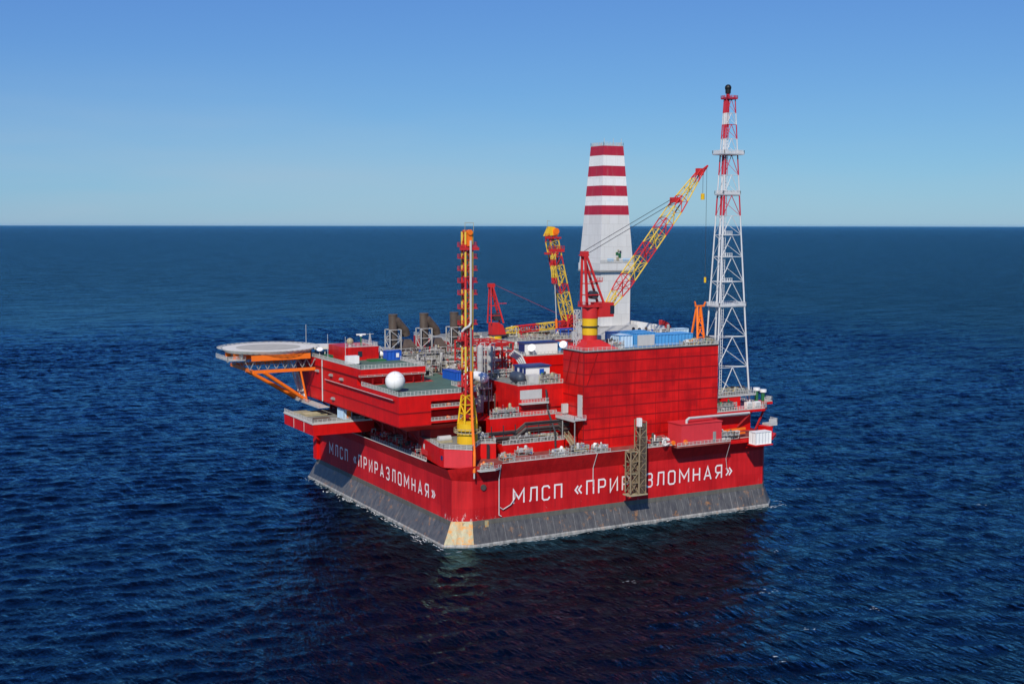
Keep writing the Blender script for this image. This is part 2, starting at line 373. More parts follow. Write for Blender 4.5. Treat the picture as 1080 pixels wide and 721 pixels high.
def water_mat():
    mt, t, b = new_mat('sea_water')
    t.nodes.remove(b)
    L = t.links.new
    out = t.nodes["Material Output"]
    geo = N(t, "ShaderNodeNewGeometry")
    def lay(ang, sx, sy, scale, det, rough):
        mp = N(t, "ShaderNodeMapping"); mp.inputs["Rotation"].default_value = (0, 0, ang)
        mp.inputs["Scale"].default_value = (sx, sy, 1)
        L(geo.outputs["Position"], mp.inputs["Vector"])
        n = N(t, "ShaderNodeTexNoise"); n.inputs["Scale"].default_value = scale
        n.inputs["Detail"].default_value = det; n.inputs["Roughness"].default_value = rough
        L(mp.outputs[0], n.inputs["Vector"])
        return n.outputs[0]
    dist = N(t, "ShaderNodeVectorMath", operation='DISTANCE'); dist.inputs[1].default_value = (50, 50, 0)
    L(geo.outputs["Position"], dist.inputs[0])
    mid_ = N(t, "ShaderNodeMapRange"); mid_.inputs[1].default_value = 350; mid_.inputs[2].default_value = 1000
    mid_.inputs[3].default_value = 1.0; mid_.inputs[4].default_value = 2.6
    L(dist.outputs[1], mid_.inputs[0])
    prev = None
    for (ang, sx, sy, scale, det, rough, dst) in ((-1.06 - 0.35, 1.0, 0.36, 0.05, 3, 0.55, 2.5), (-1.06 + 0.1, 1.0, 0.36, 0.16, 3, 0.6, 1.7), (-1.06 + 0.3, 1.0, 0.36, 0.55, 4, 0.68, 0.8)):
        bp = N(t, "ShaderNodeBump"); bp.inputs["Strength"].default_value = 1.0
        md = N(t, "ShaderNodeMath", operation='MULTIPLY'); md.inputs[1].default_value = dst
        L(mid_.outputs[0], md.inputs[0]); L(md.outputs[0], bp.inputs["Distance"])
        L(lay(ang, sx, sy, scale, det, rough), bp.inputs["Height"])
        if prev: L(prev, bp.inputs["Normal"])
        prev = bp.outputs[0]
    # the open sea far out: longer swell than the sheltered water round the platform
    far = N(t, "ShaderNodeMapRange"); far.inputs[1].default_value = 250; far.inputs[2].default_value = 1500
    L(dist.outputs[1], far.inputs[0])
    for (ang, sx, sy, scale, dd) in ((-1.06 - 0.2, 1.0, 1.6, 0.022, 12), (-1.06 + 0.2, 1.0, 2.2, 0.007, 18)):
        bp = N(t, "ShaderNodeBump"); bp.inputs["Distance"].default_value = dd
        L(far.outputs[0], bp.inputs["Strength"])
        L(lay(ang, sx, sy, scale, 4, 0.65), bp.inputs["Height"]); L(prev, bp.inputs["Normal"])
        prev = bp.outputs[0]
    fr = N(t, "ShaderNodeFresnel"); fr.inputs["IOR"].default_value = 1.333; L(prev, fr.inputs["Normal"])
    # unresolved wavelets keep a rough sea from becoming a mirror at grazing angles
    cap = N(t, "ShaderNodeMapRange"); cap.inputs[1].default_value = 0.02; cap.inputs[2].default_value = 0.88
    cap.inputs[3].default_value = 0.02; cap.inputs[4].default_value = 0.80
    L(fr.outputs[0], cap.inputs[0])
    # wind streaks painted as bands of stronger and weaker reflection
    mul = N(t, "ShaderNodeMapRange"); mul.inputs[1].default_value = 0.35; mul.inputs[2].default_value = 0.65
    mul.inputs[3].default_value = 0.74; mul.inputs[4].default_value = 1.18
    L(lay(-1.06 + 0.12, 0.16, 1.0, 0.11, 6, 0.68), mul.inputs[0])
    gs = N(t, "ShaderNodeMath", operation='MULTIPLY'); L(cap.outputs[0], gs.inputs[0]); L(mul.outputs[0], gs.inputs[1])
    df = N(t, "ShaderNodeBsdfDiffuse"); df.inputs["Color"].default_value = (0.0001, 0.0005, 0.0012, 1)
    gl = N(t, "ShaderNodeBsdfGlossy"); gl.inputs["Color"].default_value = (0.34, 0.74, 1.0, 1); gl.inputs["Roughness"].default_value = 0.13
    L(prev, gl.inputs["Normal"])
    mx = N(t, "ShaderNodeMixShader"); L(gs.outputs[0], mx.inputs[0]); L(df.outputs[0], mx.inputs[1]); L(gl.outputs[0], mx.inputs[2])
    L(mx.outputs[0], out.inputs["Surface"])
    return mt
M['water'] = water_mat()
def foam_mat():
    mt, t, b = new_mat('sea_foam')
    b.inputs["Base Color"].default_value = (0.55, 0.60, 0.62, 1)
    b.inputs["Roughness"].default_value = 0.9
    return mt
M['foam'] = foam_mat()

# ------------------------------------------------------------------ mesh building
class MB:
    def __init__(s):
        s.v, s.f, s.mi = [], [], []
    def _add(s, vs, fs, m=0):
        o = len(s.v)
        s.v.extend(vs)
        for f in fs:
            s.f.append([i + o for i in f]); s.mi.append(m)
    def box(s, x0, x1, y0, y1, z0, z1, m=0):
        s._add([(x0, y0, z0), (x1, y0, z0), (x1, y1, z0), (x0, y1, z0), (x0, y0, z1), (x1, y0, z1), (x1, y1, z1), (x0, y1, z1)],
               [(0, 3, 2, 1), (4, 5, 6, 7), (0, 1, 5, 4), (1, 2, 6, 5), (2, 3, 7, 6), (3, 0, 4, 7)], m)
        return s
    def loft(s, p0, p1, m=0, cap=True):
        n = len(p0)
        fs = [(i, (i + 1) % n, n + (i + 1) % n, n + i) for i in range(n)]
        if cap:
            fs += [tuple(reversed(range(n))), tuple(range(n, 2 * n))]
        s._add(list(p0) + list(p1), fs, m)
        return s
    def prism(s, poly, z0, z1, m=0):
        return s.loft([(x, y, z0) for x, y in poly], [(x, y, z1) for x, y in poly], m)
    def tube(s, p, q, r, n=8, r2=None, m=0):
        p, q = Vector(p), Vector(q)
        d = q - p
        if d.length < 1e-6: return s
        d.normalize()
        a = d.cross(Vector((0, 0, 1)))
        if a.length < 1e-3: a = Vector((1, 0, 0))
        a.normalize(); b = d.cross(a)
        r2 = r if r2 is None else r2
        ring = [(math.cos(2 * math.pi * (i + .5) / n), math.sin(2 * math.pi * (i + .5) / n)) for i in range(n)]
        # reversed so that normals point outward
        s.loft([tuple(p + (a * c + b * k) * r) for c, k in ring], [tuple(q + (a * c + b * k) * r2) for c, k in ring], m)
        return s
    def path(s, pts, r, n=8, m=0):
        for i in range(len(pts) - 1):
            s.tube(pts[i], pts[i + 1], r, n, m=m)
        for p in pts[1:-1]:
            s.sphere(p, r * 1.02, 8, 5, m)
        return s
    def bar(s, p, q, w, h=None, m=0):
        return s.tube(p, q, w * 0.7071, 4, m=m)
    def sphere(s, c, r, nu=16, nv=10, m=0, zmin=-1.0):
        vs, fs = [], []
        for j in range(nv + 1):
            th = math.pi * j / nv
            zc = max(math.cos(th), zmin)
            rr = math.sin(th) if math.cos(th) > zmin else math.sqrt(max(0, 1 - zmin * zmin))
            for i in range(nu):
                ph = 2 * math.pi * i / nu
                vs.append((c[0] + r * rr * math.cos(ph), c[1] + r * rr * math.sin(ph), c[2] + r * zc))
        for j in range(nv):
            for i in range(nu):
                k = (i + 1) % nu
                fs.append((j * nu + i, (j + 1) * nu + i, (j + 1) * nu + k, j * nu + k))
        s._add(vs, fs, m)
        return s
    def rail(s, pts, h=1.1, step=1.5, r=0.055, closed=False, m=0, mid=2):
        pts = [Vector(p) for p in pts]
        if closed: pts = pts + [pts[0]]
        for a, b in zip(pts, pts[1:]):
            L = (b - a).length
            n = max(1, int(L / step))
            for i in range(n + 1):
                p = a.lerp(b, i / n)
                s.tube(p, p + Vector((0, 0, h)), r, 4, m=m)
            for k in range(mid + 1):
                z = h * (k + 1) / (mid + 1)
                s.tube(a + Vector((0, 0, z)), b + Vector((0, 0, z)), r * 0.8, 4, m=m)
            s.tube(a + Vector((0, 0, 0.12)), b + Vector((0, 0, 0.12)), r * 1.4, 4, m=m)
        return s
    def truss(s, c0, c1, bays, rl, rb, pick=None, ang=False, horiz=True, bm=None):
        """four-legged lattice from corner ring c0 to ring c1; bays = list of t values; pick(i) -> material index of a bay"""
        c0 = [Vector(c) for c in c0]; c1 = [Vector(c) for c in c1]
        at = lambda k, t: c0[k].lerp(c1[k], t)
        n = len(c0)
        for i in range(len(bays) - 1):
            t0, t1 = bays[i], bays[i + 1]
            ml = pick(i) if pick else 0
            mi = ml if bm is None else bm
            for k in range(n):
                s.tube(at(k, t0), at(k, t1), rl, 6, m=ml)
                k2 = (k + 1) % n
                if horiz: s.tube(at(k, t1), at(k2, t1), rb, 5, m=mi)
                if ang == 'V':
                    mid = (at(k, t1) + at(k2, t1)) / 2
                    s.tube(at(k, t0), mid, rb, 5, m=mi); s.tube(at(k2, t0), mid, rb, 5, m=mi)
                elif ang == 'X':
                    s.tube(at(k, t0), at(k2, t1), rb, 5, m=mi); s.tube(at(k2, t0), at(k, t1), rb, 5, m=mi)
                else:
                    if (i + k) % 2: s.tube(at(k, t0), at(k2, t1), rb, 5, m=mi)
                    else: s.tube(at(k2, t0), at(k, t1), rb, 5, m=mi)
        return s
    def build(s, name, mats, parent=None, smooth=False):
        if not isinstance(mats, (list, tuple)): mats = [mats]
        off = Vector((0, 0, 0))
        p = parent
        while p is not None:
            off += p.location; p = p.parent
        me = bpy.data.meshes.new(name)
        me.from_pydata([(x - off.x, y - off.y, z - off.z) for x, y, z in s.v], [], s.f)
        for mt in mats: me.materials.append(mt)
        me.polygons.foreach_set('material_index', s.mi)
        if smooth:
            me.polygons.foreach_set('use_smooth', [True] * len(s.f))
            me.set_sharp_from_angle(angle=R(40))
        me.update()
        import bmesh
        bm = bmesh.new(); bm.from_mesh(me)
        bmesh.ops.recalc_face_normals(bm, faces=bm.faces)
        bm.to_mesh(me); bm.free()
        o = bpy.data.objects.new(name, me)
        COL.objects.link(o)
        if parent is not None: o.parent = parent
        return o

def thing(name, label, cat, loc, group=None):
    o = bpy.data.objects.new(name, None)
    COL.objects.link(o)
    o.location = loc
    o.empty_display_size = 0.5
    o['label'] = label; o['category'] = cat
    if group: o['group'] = group
    return o
def tag(o, label, cat, group=None):
    o['label'] = label; o['category'] = cat
    if group: o['group'] = group
    return o
def dup(root, delta, label):
    r = root.copy(); COL.objects.link(r)
    r.location = root.location + Vector(delta); r['label'] = label
    for ch in list(root.children):
        c = ch.copy(); COL.objects.link(c); c.parent = r
        for g in list(ch.children):
            d = g.copy(); COL.objects.link(d); d.parent = c
    return r

# ------------------------------------------------------------------ the sea
def sea():
    # fine in the waters round the platform, coarser further out
    x0, x1, y0, y1, st = -360.0, 480.0, -150.0, 560.0, 0.9
    def axis(a, b, lo, hi):
        c = list(np.arange(a, b + .01, st))
        d = st
        while c[-1] < hi: d = min(d * 1.012, 30); c.append(c[-1] + d)
        d = st; left = []
        p = c[0]
        while p > lo: d = min(d * 1.03, 60); p -= d; left.append(p)
        return np.array(left[::-1] + c), len(left)
    xs, ox = axis(x0, x1, -1500, 3500); ys, oy = axis(y0, y1, -400, 4500)
    nx, ny = len(xs), len(ys)
    X, Y = np.meshgrid(xs, ys)
    SP = np.maximum(np.gradient(xs)[None, :], np.gradient(ys)[:, None])
    rng = np.random.default_rng(3)
    H = np.zeros_like(X); DX = np.zeros_like(X); DY = np.zeros_like(X)
    base = math.radians(60.7 + 10)
    nw = 150
    lam = np.exp(rng.uniform(math.log(2.2), math.log(11.5), nw)); lam[:10] = rng.uniform(22, 45, 10)
    th = base + rng.normal(0, 0.40, nw)
    slope = 0.155 / math.sqrt(nw / 2) * (lam / 8) ** -0.2; slope[:10] = 0.007
    for i in range(nw):
        k = 2 * math.pi / lam[i]
        a = slope[i] / k
        cx, cy = math.cos(th[i]), math.sin(th[i])
        ph = k * (cx * X + cy * Y) + rng.uniform(0, 6.28)
        a = a * np.clip((lam[i] / SP - 2.2) / 1.6, 0, 1)      # a wave finer than the mesh is left to the bump
        H += a * np.cos(ph)
        DX -= 0.75 * a * cx * np.sin(ph); DY -= 0.75 * a * cy * np.sin(ph)
    fade = np.ones_like(X); fade[0] = fade[-1] = 0; fade[:, 0] = fade[:, -1] = 0
    # gusts: calmer and rougher patches
    g = 0.0
    for i in range(8):
        kx, ky = rng.normal(0, 0.018, 2)
        g = g + np.cos(kx * X + ky * Y + rng.uniform(0, 6.28))
    gust = 0.86 + 0.085 * g
    fade = fade * np.clip(gust, 0.45, 1.25)
    V = np.stack([X + DX * fade, Y + DY * fade, H * fade], -1).reshape(-1, 3)
    idx = np.arange(nx * ny).reshape(ny, nx)
    F = np.stack([idx[:-1, :-1], idx[:-1, 1:], idx[1:, 1:], idx[1:, :-1]], -1).reshape(-1, 4)
    # the rest of the sea: a flat ring out to the horizon, sharing the border of the waves
    n0 = len(V)
    B = 90000.0
    outer = np.array([(-B, -B, 0), (B, -B, 0), (B, B, 0), (-B, B, 0)], float)
    inner = [idx[0, 0], idx[0, -1], idx[-1, -1], idx[-1, 0]]
    V = np.concatenate([V, outer])
    me = bpy.data.meshes.new('sea')
    ring = [[inner[0], n0, n0 + 1, inner[1]], [inner[1], n0 + 1, n0 + 2, inner[2]],
            [inner[2], n0 + 2, n0 + 3, inner[3]], [inner[3], n0 + 3, n0, inner[0]]]
    ring = [[r[0], r[1], r[2], r[3]] for r in ring]
    allf = np.concatenate([F, np.array(ring)])
    me.vertices.add(len(V)); me.vertices.foreach_set('co', V.ravel())
    nf = len(allf)
    me.loops.add(nf * 4); me.loops.foreach_set('vertex_index', allf.ravel().astype(np.int32))
    me.polygons.add(nf); me.polygons.foreach_set('loop_start', np.arange(0, nf * 4, 4, dtype=np.int32))
    me.polygons.foreach_set('use_smooth', np.ones(nf, dtype=bool))
    me.update(calc_edges=True); me.validate()
    me.materials.append(M['water'])
    o = bpy.data.objects.new('sea', me); COL.objects.link(o)
    o['kind'] = 'structure'
    Z = H * fade
    return (lambda x, y: float(Z[min(ny - 1, int(np.searchsorted(ys, y))), min(nx - 1, int(np.searchsorted(xs, x)))]))
sea_h = sea()
def SQ(x, y, s, z):          # helper: small ragged foam patch polygon
    n = 9
    return [(x + s * random.uniform(.4, 1) * math.cos(6.283 * i / n) * 1.5, y + s * random.uniform(.4, 1) * math.sin(6.283 * i / n), z) for i in range(n)]

# ------------------------------------------------------------------ hull
DZ = 20.2
hull = thing('platform_hull', 'huge red platform hull on a grey flared base, white lettering on two walls', 'oil platform', (50, 50, 0))
def ring(a, z, zl=None):
    """hull outline with outset a = (left, right side, far sides)"""
    l, r, f = a
    zl = z if zl is None else zl
    return [(-l, 2.2 - l * .3, zl), (4.6 - r * .3, -r, z), (97 + f * .4, -r, z), (100 + f, 3 - r * .4, z), (100 + f, 97, z), (97, 100 + f, z), (3, 100 + f, zl), (-l, 97 + f * .4, zl)]
b = MB()
b.loft(ring((0, 0, 0), 6.2), ring((0, 0, 0), 16.1, 16.4), cap=False)
b.loft(ring((0, 0, 0), 16.1, 16.4), ring((1.4, 2.0, 0.8), 20.3, 19.3), cap=False)
b.build('wall', M['hull'], hull)
b = MB()
b.loft(ring((.12, .12, .12), 5.0), ring((.12, .12, .12), 6.2), cap=True)
b.build('concrete_band', M['concrete'], hull)
b = MB()
b.loft(ring((2.45, 1.75, 1.75), 0.75), ring((.14, .14, .14), 4.98), cap=False)
b.build('ice_belt', M['cladding'], hull)
b = MB()
b.loft(ring((2.9, 2.2, 2.1), -5), ring((2.75, 2.0, 1.95), 0.45), cap=False)
b.loft(ring((2.75, 2.0, 1.95), 0.45), ring((2.46, 1.76, 1.76), 0.74), cap=True)
b.build('waterline_rim', M['rim'], hull)
# ribs on the ice belt of the right side
b = MB()
rr_ = random.Random(4)
for i in range(44):
    x = 7 + i * 2.05 + rr_.uniform(-.12, .12)
    MB().bar((x, -.20, 4.9), (x, -1.80, .8), rr_.uniform(.03, .08)).build('belt_rib', M['cladrib'], hull)
for y in (31, 62):
    MB().bar((-.2, y, 4.9), (-2.5, y, .8), .08).build('belt_rib', M['cladrib'], hull)
# pale plate on the corner
b = MB()
p0, p1 = ring((2.5, 1.8, 1.8), .78)[:2]; q0, q1 = ring((.17, .17, .17), 6.18)[:2]
b.loft([p0, p1, (p1[0], p1[1] + .1, p1[2]), (p0[0], p0[1] + .1, p0[2])], [q0, q1, (q1[0], q1[1] + .1, q1[2]), (q0[0], q0[1] + .1, q0[2])])
b.build('corner_plate', M['paleplate'], hull)
# deck plate
b = MB()
b.prism([(1.0, 3.2), (5, 0.0), (97, 0.0), (99.5, 3), (99.5, 97), (97, 99.5), (3, 99.5), (1.0, 97)], 18.9, DZ)
b.build('deck', M['reddeck'], hull)
# rail along the deck edges
b = MB()
b.rail([(14, -1.9, 20.3), (44, -1.9, 20.3)], 1.0)
b.rail([(54.5, -1.9, 20.3), (63.5, -1.9, 20.3)], 1.0)
b.rail([(-1.2, 14, 19.35), (-1.2, 50, 19.35)], 1.0)
b.tube((12, -1.95, 20.35), (96, -1.95, 20.35), .08, 5)
b.tube((-1.35, 14, 19.35), (-1.35, 96, 19.35), .12, 5)
b.build('railing', M['rail'], hull)

GLYPH = {
 'М': (.86, [[(0, 0), (0, 1), (.43, .34), (.86, 1), (.86, 0)]]),
 'Л': (.62, [[(0, .02), (.10, .12), (.14, 1), (.62, 1), (.62, 0)]]),
 'С': (.58, [[(.58, .80), (.58, .88), (.46, 1), (.12, 1), (0, .88), (0, .12), (.12, 0), (.46, 0), (.58, .12), (.58, .2)]]),
 'П': (.58, [[(0, 0), (0, 1), (.58, 1), (.58, 0)]]),
 '«': (.55, [[(.25, .74), (0, .44), (.25, .14)], [(.55, .74), (.30, .44), (.55, .14)]]),
 '»': (.55, [[(0, .74), (.25, .44), (0, .14)], [(.30, .74), (.55, .44), (.30, .14)]]),
 'Р': (.58, [[(0, 0), (0, 1), (.46, 1), (.58, .88), (.58, .56), (.46, .44), (.08, .44)]]),
 'И': (.62, [[(0, 1), (0, 0), (.62, 1), (.62, 0)]]),
 'А': (.66, [[(0, 0), (.33, 1), (.66, 0)], [(.16, .3), (.50, .3)]]),
 'З': (.56, [[(0, .82), (0, .88), (.12, 1), (.44, 1), (.56, .88), (.56, .64), (.46, .53), (.2, .53)], [(.40, .52), (.44, .52), (.56, .40), (.56, .12), (.44, 0), (.12, 0), (0, .12), (0, .18)]]),
 'О': (.60, [[(.3, 0), (.12, 0), (0, .12), (0, .88), (.12, 1), (.48, 1), (.60, .88), (.60, .12), (.48, 0), (.3, 0)]]),
 'Н': (.60, [[(0, 0), (0, 1)], [(.60, 0), (.60, 1)], [(.06, .5), (.54, .5)]]),
 'Я': (.58, [[(.58, 0), (.58, 1), (.12, 1), (0, .88), (0, .56), (.12, .44), (.50, .44)], [(.30, .42), (0.02, 0)]]),
 ' ': (.25, []),
}
TEXT = 'МЛСП «ПРИРАЗЛОМНАЯ»'
def lettering(org, ux, uz, nrm, span, h, th):
    """monoline letters, each stroke a thin raised strip"""
    ins = bpy.data.objects.new('inscription', None); COL.objects.link(ins); ins.parent = hull
    ins.location = Vector(org) - hull.location
    gap = (span / h - sum(GLYPH[c][0] for c in TEXT)) / (len(TEXT) - 1)
    cur, lay = 0.0, 0
    O, ux, uz, nrm = Vector(org), Vector(ux), Vector(uz), Vector(nrm)
    for c in TEXT:
        wd, strokes = GLYPH[c]
        mb = MB()
        for st in strokes:
            lay += 1
            P = [Vector(((cur + x) * h, y * h)) for x, y in st]
            hw = th / 2
            L_, R_ = [], []
            for i, p in enumerate(P):
                d0 = (p - P[i - 1]).normalized() if i > 0 else None
                d1 = (P[i + 1] - p).normalized() if i < len(P) - 1 else None
                closed = (P[0] - P[-1]).length < 1e-4
                if d0 is None and closed: d0 = (P[-1] - P[-2]).normalized()
                if d1 is None and closed: d1 = (P[1] - P[0]).normalized()
                if d0 is None: d0 = d1
                if d1 is None: d1 = d0
                t_ = (d0 + d1)
                t_ = t_.normalized() if t_.length > 1e-3 else d0
                nn = Vector((-t_.y, t_.x))
                k = hw / max(0.42, nn.dot(Vector((-d0.y, d0.x))))
                L_.append(p + nn * k); R_.append(p - nn * k)
            e = 0.02 + 0.004 * (lay % 4)
            for i in range(len(P) - 1):
                q = [O + ux * v.x + uz * v.y for v in (L_[i], R_[i], R_[i + 1], L_[i + 1])]
                mb._add([tuple(p + nrm * e) for p in q], [(0, 1, 2, 3)])
        cur += wd + gap
        if strokes: mb.build('letter', M['letter'], ins)
lettering((16.2, 0, 9.35), (1, 0, 0), (0, 0, 1), (0, -1, 0), 69.6, 3.5, .43)
lettering((0, 85.6, 9.6), (0, -1, 0), (0, 0, 1), (-1, 0, 0), 74.0, 3.25, .48)
# pipes and hoses hanging down the right wall, mooring pads
b = MB()
b.path([(11.6, -1.9, 20), (11.9, -.35, 16.2), (11.9, -.35, 7), (12.6, -.35, 6.6)], .12, 6)
b.path([(16.5, -.4, 12.4), (16.4, -.4, 10.8), (15.2, -.4, 9.3), (13, -.4, 8.3), (12.2, -.4, 8.9)], .12, 6)
b.build('drain_hose', M['scuff'], hull)
b = MB(); b.path([(39.8, -2.1, 20.2), (39.8, -.2, 16.2), (39.8, -.2, 11.5)], .10, 6); b.build('drain_hose', M['scuff'], hull)
b = MB(); b.path([(81.5, -4.6, 20.2), (82.6, -1.4, 15), (84.0, -.3, 11.0)], .08, 6); b.build('drain_hose', M['scuff'], hull)
b = MB(); b.tube((7.6, -.35, 14.4), (7.6, .3, 14.4), .75, 16)
b.build('fairlead', M['darkpipe'], hull)
b = MB()
b.box(8.0, 8.9, -.42, .1, 4.4, 6.0)
b.build('mooring_pad', M['paleplate'], hull)
MB().box(2.2, 3.1, .55, 1.5, 4.3, 5.9).build('mooring_pad', M['paleplate'], hull)

# front bastion that carries the loading crane
bas = thing('corner_bastion', 'red corner bastion overhanging the hull corner beneath the yellow crane pedestal', 'bastion', (6, 7, 19.4))
poly = [(-1.1, 4.2), (4.2, -.9), (6.9, 2.6), (10.2, 6.4), (13.9, 4.9), (16.6, 12), (16, 24), (1.4, 24), (-.2, 13.5), (-1.2, 6.4)]
low = [(-.6, 4.4), (4.4, -.4), (7.0, 2.9), (10.2, 6.6), (13.9, 5.2), (16.6, 12), (16, 24), (1.4, 24), (.3, 13.5), (-.6, 6.4)]
MB().loft([(x, y, 19.35) for x, y in poly], [(x, y, 24.0) for x, y in poly]).build('wall', M['red'], bas)
MB().loft([(-1.13, 4.1, 19.5), (4.1, -.98, 19.5), (4.2, -.88, 19.5), (-1.03, 4.2, 19.5)], [(-1.13, 4.1, 23.9), (4.1, -.98, 23.9), (4.2, -.88, 23.9), (-1.03, 4.2, 23.9)]).build('sunlit_front', M['pink_sunlit'], bas)  # paler sheet: sun glare on the bastion face put into its colour
MB().prism([(x * .985 + .1, y * .985 + .12) for x, y in poly], 24.004, 24.06).build('deck', M['deck'], bas)
b = MB(); b.rail([(x, y, 24.05) for x, y in (poly[8], poly[9], poly[0], poly[1], poly[2], poly[3], poly[4], poly[5])], 1.15, 1.3, .07)
b.build('railing', M['rail'], bas)
b = MB(); b.box(-1.3, -.9, 4.7, 5.6, 21.2, 22.2); b.build('hatch', M['navy'], bas)
b = MB(); b.box(11.6, 12.1, 5.0, 5.7, 19.4, 23.9); b.build('bulwark_post', M['dark'], bas)
b = MB(); b.prism([(5.2, -3.0), (9.5, -3.0), (11.8, -1.6), (11.8, -.2), (7.4, 2.0), (5.2, -.2)], 18.9, 19.2); b.build('landing', M['rail'], bas)
b = MB(); b.rail([(5.2, -3.0, 19.2), (9.5, -3.0, 19.2), (11.8, -1.6, 19.2)], 1.0, 1.1, .06); b.build('railing', M['rail'], bas)

# ------------------------------------------------------------------ accommodation block
lq = thing('accommodation_block', 'red two-storey living quarters overhanging the left hull wall, with green deck and balconies', 'building', (2, 50, 27))
XW, YF = -8.0, 15.5
b = MB()
b.box(XW, .9, YF, 92, 28.3, 31.7); b.box(XW, .9, YF, 92, 31.76, 35.9)
b.box(.9, 14, 19.2, 92, 28.3, 35.9); b.box(14, 22, 30, 92, 28.3, 35.9)
b.box(.92, 14, YF, 19.1, 34.3, 35.9)                       # fascia over the balconies
b.build('wall', M['red'], lq)
b = MB()
b.loft([(-4.5, 18.5, 26.6), (21, 18.5, 26.6), (21, 90, 26.6), (-4.5, 90, 26.6)], [(XW - .05, YF - .05, 28.25), (21.9, YF - .05, 28.25), (21.9, 92, 28.25), (XW - .05, 92, 28.25)])
b.build('soffit', M['red'], lq)
b = MB()
for z in (28.3, 31.73):
    b.box(XW - .18, .9, YF - .18, YF + .02, z - .12, z + .1); b.box(XW - .18, XW + .02, YF, 92, z - .12, z + .1)
b.box(XW - .6, XW, 18, 66, 34.6, 34.8); b.box(XW - .45, XW, 40, 92, 38.0, 38.2)
b.build('ledge', M['red_rib'], lq)
b = MB(); b.tube((XW - .6, 18, 34.95), (XW - .6, 66, 34.95), .09, 5); b.build('handrail', M['rail'], lq)
for z in (28.3, 31.7):
    b = MB(); b.box(.92, 14, YF, 19.15, z, z + .35); b.box(.92, 14, YF, YF + .12, z, z + .9)
    o = b.build('balcony', M['red'], lq)
    b = MB(); b.rail([(.9, YF + .05, z + .9), (14, YF + .05, z + .9)], .9, 1.0, .07); b.build('railing', M['rail'], o)
    b = MB(); b.tube((6.2, YF + .4, z + 1.4), (6.2, YF + 1.3, z + 1.4), .45, 10); b.build('life_buoy', M['orange'], o)
b = MB(); b.box(XW + .2, 13.8, YF + .2, 40.2, 35.904, 35.98); b.box(13.8, 21.8, 30.2, 56, 35.904, 35.98)
b.build('green_deck', M['green'], lq)
b = MB(); b.rail([(XW + .1, 40.2, 35.95), (XW + .1, YF + .1, 35.95), (13.9, YF + .1, 35.95), (13.9, 30, 35.95)], 1.15, 1.0, .075)
b.build('railing', M['rail'], lq)
# upper storey
b = MB()
b.box(XW, 11, 43.0, 92, 35.9, 38.3); b.box(XW, 11.1, 40.4, 92, 38.304, 40.2)
b.build('upper_storey', M['red'], lq)
for x in (-7.6, -4.6, -1.6, 1.4, 4.4, 7.4, 10.4):
    MB().box(x, x + .35, 40.7, 41.0, 35.98, 38.3).build('gallery_post', M['red_rib'], lq)
b = MB(); b.box(XW + .2, 10.8, 40.7, 91.8, 40.204, 40.26); b.build('roof_deck', M['green'], lq)
b = MB(); b.rail([(XW + .1, 91.8, 40.25), (XW + .1, 40.6, 40.25), (11, 40.6, 40.25), (11, 57, 40.25)], 1.15, 1.0, .075)
b.build('railing', M['rail'], lq)
b = MB(); b.rail([(XW - .3, 41, 38.2), (XW - .3, 40.2, 38.2), (11, 40.2, 38.2)], .5, 2.0, .06, mid=0); b.build('handrail', M['rail'], lq)
# ventilation hoods on the long wall
for y, z in ((84, 37.4), (73, 37.0), (62, 36.9), (54, 36.6), (60.5, 30.4)):
    b = MB(); b.loft([(XW - .8, y - .9, z - .55), (XW, y - .9, z - .75), (XW, y + .9, z - .75), (XW - .8, y + .9, z - .55)],
                     [(XW - .45, y - .8, z), (XW, y - .8, z), (XW, y + .8, z), (XW - .45, y + .8, z)])
    b.build('vent_hood', M['steel'], lq)
b = MB(); b.tube((XW - .3, 68.8, 28.3), (XW - .3, 68.8, 40.2), .2, 6); b.build('downpipe', M['grey'], lq)
# bridge house on the roof
b = MB(); b.box(-3.6, 6.6, 62.5, 76, 40.26, 44.0); b.build('bridge_house', M['red_box'], lq)
o = lq.children[-1]
b = MB(); b.box(.2, 1.5, 62.42, 62.5, 41.2, 42.8); b.build('window', M['window'], o)
b = MB(); b.rail([(-3.5, 62.6, 44), (6.5, 62.6, 44), (6.5, 75.9, 44)], 1.1, 1.2, .07); b.build('railing', M['rail'], o)
b = MB(); b.path([(6.9, 62, 44), (9.6, 62, 40.3)], .14, 5); b.path([(6.9, 63, 44), (9.6, 63, 40.3)], .14, 5); b.build('stair', M['rail'], o)
# under-storey behind the gap, columns
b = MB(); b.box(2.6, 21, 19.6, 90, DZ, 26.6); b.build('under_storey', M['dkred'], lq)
for y in range(24, 92, 8):
    b = MB()
    b.tube((1.5, y, DZ - 1), (1.5, y, 27), .4, 8); b.tube((4.5, y, DZ), (-3, y, 26.8), .2, 6)
    b.build('column', M['dkred'], lq)

